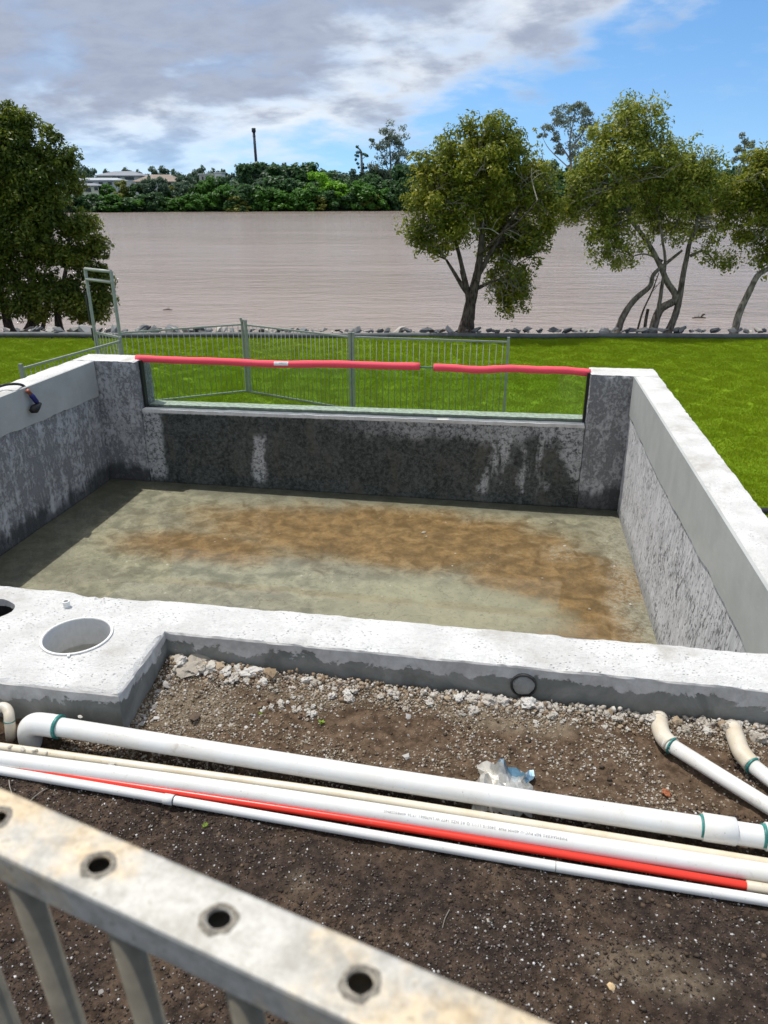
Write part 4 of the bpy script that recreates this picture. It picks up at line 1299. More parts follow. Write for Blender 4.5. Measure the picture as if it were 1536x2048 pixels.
# the broad slab of mortar in the inner corner, the loose pile beside the box, the scatter in the middle
for (x, y, s, sq) in ((395, 1322, 0.05, (0.075, 0.045, 0.022)), (430, 1312, 0.03, (0.045, 0.032, 0.020)), (510, 1330, 0.03, (0.05, 0.025, 0.02))):
    u, v = uv_of(at_z(x, y, 0.05)); v = min(v, 2.09)
    tag(linked("mortar_slab", LUMP[rnd.randrange(7)], None, P(u, v, soil_h(u, v) + 0.004), (0.15, -0.1, rnd.uniform(0, 1)), sq),
        {395: "broad flat cream mortar slab in the inner corner by the skimmer box", 430: "knobbly pale mortar lump just right of the broad slab", 510: "long curved pale mortar lump under the wall"}[x], "mortar lump")
for i in range(46):
    t = rnd.random(); x = 250 + 75 * t + rnd.uniform(-8, 34) * (1.2 - t); y = 1445 - 115 * t + rnd.uniform(-8, 14)
    u, v = uv_of(at_z(x, y, 0.02))
    if u < -1.135 and v > 1.74: u = -1.13 + abs(rnd.gauss(0, .02))
    put("stone", STONE[rnd.randrange(8)], u, v, rnd.choice((0.005, 0.007, 0.009, 0.013)), "small grey stone in the loose pile beside the skimmer box", "stone", "stones piled beside the skimmer box", 0.2)
for i in range(34):
    x = 590 + 55 * rnd.gauss(0, .55); y = 1414 + (x - 590) * 0.14 + 10 * rnd.gauss(0, 1); u, v = uv_of(at_z(x, y, 0.01))
    put("mortar_crumb", LUMP[rnd.randrange(7)], u, v, rnd.choice((0.004, 0.006, 0.008, 0.011)), "white mortar crumb scattered on the soil below the near wall", "mortar crumb", "mortar crumbs on the soil", 0.2)
for i in range(70):
    x = rnd.uniform(330, 1250); y = 1395 + (x - 330) * 0.085 + rnd.uniform(-15, 75) ; u, v = uv_of(at_z(x, y, 0.0))
    if v > 2.06 or v < bigv(u) + 0.05: continue
    put("stone", STONE[rnd.randrange(8)], u, v, rnd.choice((0.003, 0.004, 0.005, 0.0065)), "small grey stone lying loose on the brown soil", "stone", "loose stones on the soil behind the pipes", 0.15)
def single(x, y, s, label, cat, me, m=None, sq=None, name="stone"):
    u, v = uv_of(at_z(x, y, 0.0))
    o = put(name, me, u, v, s, label, cat, None, 0.15, sq)
    if m:
        o.data = o.data.copy(); o.data.materials[0] = m
    return o
brownst = plain("rust_brown_stone", (0.30, 0.10, 0.04), 0.7, 0.3, 60, 0.3); yellow = plain("yellow_sandstone", (0.60, 0.44, 0.24), 0.85, 0.2, 90, 0.3)
single(388, 1438, 0.03, "flat dark brown clod on the soil near the skimmer box", "clod", LUMPT[1], plain("brown_clod", (0.12, 0.085, 0.06), 0.95, 0.3, 80, 0.5), (0.032, 0.022, 0.012), "clod")
single(533, 1445, 0.012, "white angular mortar chip left of the green weeds", "stone", STONE[1], MT['mortar'])
single(505, 1432, 0.010, "flat pale stone lying left of the mortar chip", "stone", STONE[3], None, (0.013, 0.009, 0.005))
single(628, 1384, 0.012, "round pale stone below the mortar ridge", "stone", STONE[5], None, (0.013, 0.012, 0.008))
single(817, 1440, 0.012, "pale stone on bare soil above the thickest pipe", "stone", STONE[2])
single(812, 1517, 0.018, "flat grey stone against the thickest pipe", "stone", STONE[6], None, (0.020, 0.014, 0.009))
single(928, 1435, 0.012, "bluish pale stone beside the tan gravel", "stone", STONE[4])
single(1332, 1594, 0.02, "rounded rust brown stone beside the big coupling", "stone", LUMP[2], brownst, (0.020, 0.014, 0.012))
single(1222, 1977, 0.012, "yellow sandstone pebble lying on the dark gravel", "pebble", STONE[0], yellow, (0.0125, 0.010, 0.008), "pebble")
single(977, 1841, 0.009, "largest white pebble on the dark gravel", "pebble", STONE[7], MT['mortar'], (0.0085, 0.0075, 0.006), "pebble")
single(203, 1987, 0.008, "grey angular pebble seen between the railing bars", "pebble", STONE[2], None, None, "pebble")
for i in range(26):
    if i < 13: x, y = 1000 + rnd.gauss(0, 26), 1850 + rnd.gauss(0, 24)
    elif i < 18: x, y = 1285 + rnd.gauss(0, 15), 1885 + rnd.gauss(0, 6)
    else: x, y = rnd.uniform(820, 1520), rnd.uniform(1780, 2030)
    u, v = uv_of(at_z(x, y, 0.0)); put("pebble", STONE[rnd.randrange(8)], u, v, rnd.choice((0.003, 0.004, 0.005)), "small pale pebble on the dark gravel before the pipes", "pebble", "pale pebbles on the dark gravel", 0.1)

for (x, y, z, k) in ((462, 1449, .087, 0), (440, 1450, .086, 1), (492, 1453, .087, 2), (20, 1492, .035, 3), (45, 1497, .035, 4), (70, 1500, .035, 5), (92, 1505, .034, 6), (225, 1527, .033, 0), (372, 1538, .03, 1), (160, 1432, .086, 2)):
    q = at_z(x, y, z)
    tag(linked("mortar_splat", LUMP[k], None, q - np.array([0, 0, .002]), (0, 0, k * 1.3), (rnd.uniform(.006, .013), rnd.uniform(.004, .008), .0035)), "small mortar splat dried on top of " + ("the thickest white pipe" if z > .05 else "the cream pipe's left end"), "mortar splat", "mortar splats on the pipes")

for i, (x, y, sz) in enumerate([(848, 1063, .022), (853, 1070, .012), (346, 992, .016), (341, 996, .010), (1103, 1040, .013), (1130, 1086, .016), (1160, 1092, .012), (172, 1066, .012), (450, 1080, .010), (430, 1086, .008), (560, 1068, .008), (1230, 1125, .014), (1245, 1160, .012), (1215, 1075, .012), (1262, 1200, .013), (520, 1135, .010), (200, 1122, .010), (620, 1150, .009), (905, 1128, .009), (980, 1110, .008), (700, 1180, .009), (1180, 1210, .011), (1085, 1150, .009), (300, 1060, .008), (390, 1030, .009), (760, 1035, .007)]):
    q = at_z(x, y, -1.10); q[2] = floor_z(*uv_of(q)) + sz * .25
    tag(linked("plaster_crumb", LUMP[i % 7], None, q, (0, 0, i), (sz, sz * rnd.uniform(.5, .9), sz * .45)), "biggest white plaster crumb on the brown stain of the pool floor" if i == 0 else "white plaster crumb lying on the wet pool floor", "plaster crumb", "plaster crumbs on the pool floor")

for (x, y, k, nm) in ((1316, 1432, 0, "longer"), (1326, 1436, 1, "longer"), (1308, 1440, 2, "longer"), (1463, 1450, 3, "short"), (1474, 1452, 4, "short"), (1455, 1458, 5, "short")):
    q = at_z(x, y, .045)
    tag(linked("mortar_collar", LUMP[k], None, q, (0.3 * k, 0.2, k * 1.1), (rnd.uniform(.020, .026), rnd.uniform(.016, .02), .017)), "knobbly mortar packed round the wall end of the " + nm + " angled pipe", "mortar lump", "mortar packed round the angled pipes")

# fine gravel and crumbs, far too many to count
OCT_V = np.array([(1, 0, 0), (-1, 0, 0), (0, 1, 0), (0, -1, 0), (0, 0, 1), (0, 0, -1)], float)
OCT_F = np.array([(0, 2, 4), (2, 1, 4), (1, 3, 4), (3, 0, 4), (2, 0, 5), (1, 2, 5), (3, 1, 5), (0, 3, 5)])
def gravel(name, n, ub, vb, smin, smax, m, label, dens):
    us, vs = [], []
    while len(us) < n:
        u = rnd.uniform(*ub); v = rnd.uniform(*vb)
        if rnd.random() < dens(u, v): us.append(u); vs.append(v)
    us = np.array(us); vs = np.array(vs); zs = np.array([soil_h(a, b) for a, b in zip(us, vs)])
    s = smin + (smax - smin) * rng.random(n) ** 2.6
    c = np.outer(us, UU) + np.outer(vs, VV); c[:, 2] = zs + s * 0.15
    pts = OCT_V[None] * (0.6 + 0.65 * rng.random((n, 6, 1))) + rng.normal(0, .18, (n, 6, 3))
    a = rng.random(n) * 6.28; ca, sa = np.cos(a), np.sin(a)
    t = rng.normal(0, .5, n); ct, st = np.cos(t), np.sin(t)
    x, y, z = pts[..., 0], pts[..., 1], pts[..., 2] * 0.8
    y, z = y * ct[:, None] - z * st[:, None], y * st[:, None] + z * ct[:, None]
    x, y = x * ca[:, None] - y * sa[:, None], x * sa[:, None] + y * ca[:, None]
    V = np.stack([x, y, z], -1) * s[:, None, None] + c[:, None, :]
    F = (OCT_F[None] + (np.arange(n) * 6)[:, None, None]).reshape(-1, 3)
    tag(obj(name, V.reshape(-1, 3), F, m), label, None, None, 'stuff')
def d_far(u, v):
    if v > 2.12 or (u < -1.16 and v > 1.75): return 0
    return max(0.06, 0.22 + 1.3 * mnoise.noise(Vector((u * 4.5, v * 5.5, 0)))) * (0.35 if u > 0.55 and v < 2.0 else 1.0) + (0.5 if v > 2.03 else 0) + (0.55 * max(0, 1 - (u + 1.1) / 0.5))
gravel("soil_clods", 2600, (-1.5, 1.6), (0.62, 2.08), 0.003, 0.010, MT['clod'], "brown crumbling clods of soil", lambda u, v: 0 if (u < -1.16 and v > 1.75) else 0.15 + 0.9 * max(0, mnoise.noise(Vector((u * 3.3, v * 4, 8)))))
gravel("gravel", 34000, (-1.35, 1.5), (1.62, 2.12), 0.0014, 0.0068, MT['gravel_far'], "pale gravel and crumbs on the soil between pipes and wall", d_far)
gravel("gravel", 85000, (-1.5, 1.6), (0.62, 1.72), 0.0012, 0.0048, MT['gravel_near'], "dark fine gravel speckled with white in front of the pipes", lambda u, v: 0.5 + 0.6 * max(-0.5, mnoise.noise(Vector((u * 3, v * 3, 4)))))

# the crumbly ridge itself: small lumps heaped against the wall
def ridge():
    b = bmesh.new(); bmesh.ops.create_icosphere(b, subdivisions=1, radius=1.0); iv = np.array([v.co[:] for v in b.verts]); fi = np.array([[v.index for v in f.verts] for f in b.faces]); b.free()
    for tan_, n, name in ((0, 2700, "mortar_rubble"), (1, 1700, "mortar_rubble")):
        C, Sz = [], []
        while len(C) < n:
            u = rnd.uniform(-1.15, 1.6); d = 0.35 + 0.9 * mnoise.noise(Vector((u * 2.6, 7.7 + tan_ * 5, 0.4)))
            if u > 0.7 or u < -0.55: d += 0.35
            if rnd.random() > d + 0.25: continue
            w = abs(rnd.gauss(0, 0.026 if not tan_ else 0.045)) * (1.7 if u > 0.8 else 1.0); v = 2.118 - w
            s_ = 0.0018 + 0.0085 * rnd.random() ** 3.0
            h = max(0, 0.017 - w * 0.4) * rnd.random() * (0.6 + 0.8 * d)
            C.append(P(u, v, soil_h(u, v) + h + s_ * .3)); Sz.append(s_)
        C = np.array(C); Sz = np.array(Sz); pts = iv[None] * (0.50 + 0.75 * rng.random((n, len(iv), 1)))
        V = pts * Sz[:, None, None] * rng.uniform(.75, 1.25, (n, 1, 3)) + C[:, None, :]
        F = (fi[None] + (np.arange(n) * len(iv))[:, None, None]).reshape(-1, 3)
        tag(obj(name, V.reshape(-1, 3), F, MT['ridge_tan'] if tan_ else MT['ridge']), "crumbly tan clay and mortar rubble heaped along the near wall" if tan_ else "crumbly pale mortar rubble heaped along the near wall", None, None, 'stuff')
MT['ridge'] = m_stone("ridge_mortar", [(0, (0.30, 0.26, 0.21)), (0.5, (0.46, 0.42, 0.36)), (1, (0.62, 0.59, 0.54))], 0.95)
MT['ridge_tan'] = m_stone("ridge_clay", [(0, (0.16, 0.11, 0.07)), (0.6, (0.30, 0.22, 0.145)), (1, (0.42, 0.34, 0.25))], 0.95)
ridge()

# weeds
leafm = plain("weed_green", (0.20, 0.30, 0.03), 0.5, 0.2, 60)
def weed(x, y, s, label):
    c = at_z(x, y, 0.005); u, v = uv_of(c); c[2] = soil_h(u, v); parts = []
    for k in range(9):
        w = k * 2.4; e = R(25 + 40 * rnd.random()); L = s * rnd.uniform(.6, 1.1)
        d = np.array([math.cos(w) * math.cos(e), math.sin(w) * math.cos(e), math.sin(e)]); sd = np.array([-math.sin(w), math.cos(w), 0])
        parts.append(([c, c + d * L * .55 + sd * L * .3, c + d * L, c + d * L * .55 - sd * L * .3], [(0, 1, 2), (0, 2, 3)]))
    v_, f_ = joinvf(parts); tag(obj("weed", v_, f_, leafm, origin=c), label, "weed")
weed(643, 1447, 0.016, "tiny bright green weed on the soil below the mortar scatter")
weed(521, 1428, 0.010, "tiny yellow-green seedling left of the bright weed")
weed(410, 1650, 0.012, "tiny green seedling in the dark gravel by the front pipe")

# pale dry roots and grass stalks on the gravel
def straw(pts, r, label):
    p = [at_z(x, y, 0.006) for x, y in pts]
    for q in p: q[2] = soil_h(*uv_of(q)) + 0.004
    v, f = tube(spline(p, 5), r, 6); tag(obj("dry_root", v, f, MT['twig'], origin=p[0]), label, "root")
straw([(58, 1610), (70, 1595), (84, 1583), (94, 1574)], 0.0013, "pale dry root behind the railing below the front pipe")
straw([(18, 1560), (20, 1575), (24, 1588)], 0.0012, "short pale dry root at the left edge by the front pipe")
straw([(158, 1654), (170, 1648), (178, 1652)], 0.0012, "forked pale dry root peeping over the railing")
straw([(885, 1854), (890, 1835), (899, 1816)], 0.0008, "thin dry grass stalk on the dark gravel")

# ================================================================== FOREGROUND RAILING
def railing():
    top = 1.2
    h1 = at_z(200, 1727, top); h3 = at_z(722, 1962, top)
    d = h3 - h1; sp = np.linalg.norm(d) / 2; d /= np.linalg.norm(d); 
    zup = np.array([0, 0, 1.]); nrm = np.cross(zup, d); nrm /= np.linalg.norm(nrm)     # across the rail
    W2, H = 0.0192, 0.026
    root = tag(empty("fence_panel", np.array([h1[0], h1[1], 0.0])), "weathered galvanised railing with round holes in its top rail in the foreground", "fence")
    s0, s1 = -7, 8
    # top face with real holes, walls as strips
    L0, L1 = s0 * sp - 0.05, s1 * sp + 0.05
    outer = [(L0, -W2), (L1, -W2), (L1, W2), (L0, W2)]
    pts = [Vector(p) for p in outer]; edges = [(0, 1), (1, 2), (2, 3), (3, 0)]
    hr = 0.0072; K = 24
    for k in range(s0, s1 + 1):
        b = len(pts)
        for i in range(K):
            w = 2 * math.pi * i / K; pts.append(Vector((k * sp + hr * 1.08 * math.cos(w), hr * 0.95 * math.sin(w) - 0.001)))
        edges += [(b + i, b + (i + 1) % K) for i in range(K)]
    co, _, fs = delaunay_2d_cdt(pts, edges, [], 0, 1e-7)[:3]
    def Q(a, b, z): return h1 + d * a + nrm * b + zup * z
    V = [Q(c[0], c[1], 0) for c in co]; F = []
    for f in fs:
        cx = sum(co[i][0] for i in f) / 3; cy = sum(co[i][1] for i in f) / 3
        k = round(cx / sp)
        if s0 <= k <= s1 and ((cx - k * sp) / 1.08) ** 2 + ((cy + 0.001) / .95) ** 2 < (hr * 0.985) ** 2: continue
        F.append(tuple(f))
    # hole walls (tube below the surface)
    for k in range(s0, s1 + 1):
        b = len(V)
        for i in range(K):
            w = 2 * math.pi * i / K
            for z in (0, -0.0018): V.append(Q(k * sp + hr * 1.08 * math.cos(w), hr * .95 * math.sin(w) - 0.001, z))
        for i in range(K):
            j = (i + 1) % K; F.append((b + 2 * i, b + 2 * j, b + 2 * j + 1, b + 2 * i + 1))
    r_ = 0.003
    prof = [(-W2, 0), (-W2 - r_ * .7, -r_ * .3), (-W2 - r_, -r_), (-W2 - r_, -H), (W2 + r_, -H), (W2 + r_, -r_), (W2 + r_ * .7, -r_ * .3), (W2, 0)]
    b = len(V)
    for s in (L0, L1):
        for (y, z) in prof: V.append(Q(s, y, z))
    for i in range(7):
        F.append((b + i, b + i + 1, b + 8 + i + 1, b + 8 + i))
    F.append(tuple(b + i for i in range(8))); F.append(tuple(b + 8 + i for i in range(7, -1, -1)))
    obj("top_rail", V, F, MT['rail'], root)
    # weld collars round the holes, bars below, bottom rail
    pv, pf = tube([np.array([0, 0, 0.]), np.array([0, 0, -1.06])], 0.0105, 16)
    for q in pv:          # slightly oval bars
        q[0] *= 1.0
    pme = mesh("picket", pv, pf, plain("shaded_steel_bar", (0.155, 0.135, 0.10), 0.6, 0.2, 30), smooth=True)  # olive bar colour, darkened to hold the shade below the rail
    weld = plain("grimy_weld", (0.24, 0.215, 0.175), 0.5, 0.45, 260, 0.5)
    wv, wf = [], []
    for i in range(28):
        w = 2 * math.pi * i / 28; j = 0.0007 * mnoise.noise(Vector((math.cos(w) * 2, math.sin(w) * 2, 0)))
        for (rr, z) in ((0.0074, -0.0005), (0.0082 + j, 0.0012 + j), (0.0102 + 2.2 * j, 0.0011), (0.0120 + 3.2 * j, -0.0003)):
            wv.append(np.array([rr * math.cos(w) * 1.05, rr * math.sin(w) * .95, z]))
    for i in range(28):
        for k in range(3): wf.append((i * 4 + k, ((i + 1) % 28) * 4 + k, ((i + 1) % 28) * 4 + k + 1, i * 4 + k + 1))
    wme = mesh("weld_collar", wv, wf, weld, smooth=True)
    ang = math.atan2(d[1], d[0]); base = np.array(root.location)
    lean = R(5.0)
    for k in range(s0, s1 + 1):
        p = Q(k * sp + 0.008, 0, -H + 0.001) - base
        o = linked("picket", pme, root, p, (0, 0, 0)); o.rotation_euler = (Matrix.Rotation(-lean, 3, Vector(nrm)) if False else Matrix.Rotation(lean, 3, -Vector(nrm))).to_euler()
        linked("weld_collar", wme, root, Q(k * sp, -0.001, 0.0002) - base, (0, 0, ang + 0.4 * k))
    q0, q1 = Q(L0 + 0.09, 0, -1.03), Q(L1 + 0.09, 0, -1.03)
    v, f = box((q0 + q1) / 2, ((L1 - L0) / 2, W2, 0.0125), (d, nrm, zup)); obj("bottom_rail", v, f, MT['rail'], root)
railing()

# ================================================================== GARDEN FENCE BEHIND THE POOL
TOPZ = LAWN_Z + 1.2
def tube_mesh(name, r, h, m, seg=8):
    v, f = tube([np.array([0, 0, 0.]), np.array([0, 0, h])], r, seg); return mesh(name, v, f, m, smooth=True)
PK = tube_mesh("picket", 0.0048, 1.14, MT['galv'])
def fence_panel(a, b, label, npk, ztop=TOPZ, posts=(1, 1), group="galvanised fence panels behind the pool", post_h=0.05, rails=0.016):
    a = np.array([a[0], a[1], LAWN_Z]); b = np.array([b[0], b[1], LAWN_Z]); d = b - a; L = np.linalg.norm(d); d /= L
    nn = np.array([-d[1], d[0], 0]); zup = np.array([0, 0, 1.])
    root = tag(empty("fence_panel", a), label, "fence", group)
    for z, nm in ((ztop, "top_rail"), (LAWN_Z + 0.045, "bottom_rail")):
        v, f = box((a + b) / 2 + zup * (z - LAWN_Z - rails), (L / 2, 0.013, rails * 0.8), (d, nn, zup)); obj(nm, v, f, MT['galv'], root)
    for i in range(npk):
        t = (i + 0.8) / (npk + 0.6) * L
        linked("picket", PK, root, d * t + zup * (0.03 + (ztop - TOPZ)))
    for k, s in enumerate((0, L)):
        if posts[k]:
            v, f = box(a + d * s + zup * (0.6 + post_h / 2), (0.020, 0.020, 0.6 + post_h / 2 - 0.004), (d, nn, zup)); obj("post", v, f, MT['galv'], root)
            v, f = box(a + d * s + zup * (1.2 + post_h), (0.0215, 0.0215, 0.006), (d, nn, zup)); obj("post_cap", v, f, MT['cap'], root)
    return root
def xy(x, y): q = at_z(x, y, TOPZ); return q[:2]
A, A2, B, B2, C_, D_ = xy(491, 648), xy(484, 647), xy(700, 672), xy(706, 672), xy(1017, 682), xy(240, 664)
fence_panel(A2, D_, "fence panel from the gate to the double post left of the sticker", 21, posts=(1, 0))
fence_panel(A, B, "fence panel sloping from the double post to the middle post", 24, posts=(1, 1))
fence_panel(B2, C_, "fence panel from the middle post to the end post on the right", 24, posts=(1, 1))
fence_panel(xy(240, 680), xy(42, 735), "fence panel running forward along the outside of the left wall", 23, post_h=0.04)
# latch head on the double post
m_ = np.array([(A[0] + A2[0]) / 2, (A[1] + A2[1]) / 2, TOPZ + 0.055]); v, f = joinvf([box(m_, (0.055, 0.02, 0.018)), box(m_ + np.array([-0.045, 0, 0.03]), (0.018, 0.022, 0.02))])
tag(obj("post_bracket", v, f, MT['galv'], origin=m_), "grey bracket joining the tops of the two fence posts", "bracket")

def gate():
    gl, gr = np.array([*xy(189, 663), LAWN_Z]), np.array([*xy(240, 674), LAWN_Z]); d = gr - gl; L = np.linalg.norm(d); d /= L; nn = np.array([-d[1], d[0], 0]); zup = np.array([0, 0, 1.])
    root = tag(empty("tall_gateway", gl), "tall galvanised gateway with two crossbars above the left wall", "gateway")
    Ht = at_y(166, 536, gl[1])[2] - LAWN_Z; Hb = at_y(169, 558, gl[1])[2] - LAWN_Z
    for p in (gl, gr):
        v, f = box(p + zup * (Ht / 2), (0.019, 0.019, Ht / 2 - 0.004), (d, nn, zup)); obj("upright", v, f, MT['galv'], root)
    for h in (Ht - 0.012, Hb):
        v, f = tube([gl + zup * h, gr + zup * h], 0.024, 12); shade(obj("crossbar", v, f, MT['galv'], root))
    g = tag(empty("gate", gl + d * 0.05), "galvanised barred gate standing inside the tall frame", "gate")
    a, b = gl + d * 0.05, gr - d * 0.05
    for z in (1.19, 0.1):
        v, f = box((a + b) / 2 + zup * z, (L / 2 - 0.05, 0.014, 0.016), (d, nn, zup)); obj("rail", v, f, MT['galv'], g)
    for p in (a, b):
        v, f = box(p + zup * 0.65, (0.014, 0.014, 0.555), (d, nn, zup)); obj("stile", v, f, MT['galv'], g)
    for i in range(6): linked("picket", PK, g, d * ((i + 1) / 7 * (L - 0.1)) + zup * 0.1)
    lp = gl + zup * 1.35 - d * 0.05
    for z0, z1, r_ in ((0.0, 0.12, 0.03), (0.12, 0.42, 0.018), (0.42, 0.55, 0.03)):
        pass
    v, f = joinvf([box(lp + zup * 0.12, (0.022, 0.03, 0.14), (d, nn, zup)), box(lp + zup * 0.34, (0.032, 0.035, 0.07), (d, nn, zup)), tube([lp + zup * 0.40, lp + zup * 0.47], 0.024, 10), box(lp - zup * 0.2, (0.02, 0.02, 0.10), (d, nn, zup))])
    obj("latch", v, f, MT['black'], root)
gate()

# ================================================================== SHORE ROCKS
ROCK = [stone_mesh("shore_rock", 100 + i, MT['rock'], 11, 0.62) for i in range(10)]
for i in range(270):
    x = -17 + 34 * (i + rnd.random()) / 270; back = rnd.random() ** 1.4
    y = 18.62 + 1.0 * back; s = rnd.choice((0.06, 0.08, 0.10, 0.13, 0.17)) * (1.2 if x < -4.5 else 0.95)
    z = LAWN_Z + 0.14 - 0.20 * back
    o = linked("shore_rock", ROCK[rnd.randrange(10)], None, (x, y, z + s * 0.15), rot(), (s * rnd.uniform(.9, 1.6), s, s * rnd.uniform(.6, 1.0)))
    tag(o, ("large" if s > 0.14 else "middling" if s > 0.09 else "small") + " grey shore rock " + ("in front of the left dark tree" if x < -6.2 else "seen through the fence left of the double post" if x < -2.5 else "behind the fence panels right of the double post" if x < 0.8 else "round the foot of the round olive tree" if x < 3.6 else "along the open shore between the trees" if x < 5.2 else "around the bent trunks" if x < 7.6 else "at the right near the pale leaning trunk"), "rock", "rocks along the river shore")
for (x, y, s, lb) in ((990 + 295, 662, 0.22, "pale flat-topped rock between the leaning trunks"), (333, 662, 0, ""), ):
    if s:
        p = at_y(x - 17, y, 18.9); tag(linked("shore_rock", ROCK[4], None, p, (0.1, 0.0, 0.4), (0.30, 0.2, 0.12)), lb, "rock")
RUB = [stone_mesh("rubble_stone", 200 + i, MT['rock'], 11, 0.7) for i in range(5)]
for i in range(170):
    u = rnd.uniform(1.42, 4.2); v = rnd.uniform(2.6, 7.1); t = min(1, (v - 2.1) / 5.25)
    s = rnd.choice((0.06, 0.09, 0.13, 0.17)); q = P(u, v, -1.62 * t ** 0.9 + s * .2)
    tag(linked("rubble_stone", RUB[rnd.randrange(5)], None, q, rot(), s), "broken stone on the slope outside the right pool wall", "stone", "stones on the slope beside the right wall")

# ================================================================== TREES
def leaves(cl, n_per, size, spread=(1, 1, 0.8), up=0.5, seed=0, aspect=0.42):
    """cl: (k,4) clump centres and radii -> V, F of folded diamond leaves"""
    g = np.random.default_rng(seed); cl = np.asarray(cl, float); k = len(cl)
    n = k * n_per
    d = g.normal(0, 1, (n, 3)); d /= np.linalg.norm(d, axis=1)[:, None]
    rad = np.repeat(cl[:, 3], n_per) * g.random(n) ** 0.42
    c = np.repeat(cl[:, :3], n_per, 0) + d * rad[:, None] * np.array(spread)
    nr = d * 0.7 + np.array([0, 0, up]) + g.normal(0, .55, (n, 3)); nr /= np.linalg.norm(nr, axis=1)[:, None]
    t = g.normal(0, 1, (n, 3)) + np.array([0, 0, -0.25]); t -= nr * (t * nr).sum(1)[:, None]; t /= np.linalg.norm(t, axis=1)[:, None]
    b = np.cross(nr, t); L = size * (0.65 + 0.7 * g.random(n))[:, None]
    V = np.stack([c - t * L * .5, c + b * L * aspect * .5 + nr * L * .06 - t * L * 0.02, c + t * L * .5, c - b * L * aspect * .5 + nr * L * .06 - t * L * 0.02], 1).reshape(-1, 3)
    i = np.arange(n) * 4
    F = np.concatenate([np.stack([i, i + 1, i + 2], 1), np.stack([i, i + 2, i + 3], 1)])
    return V, F

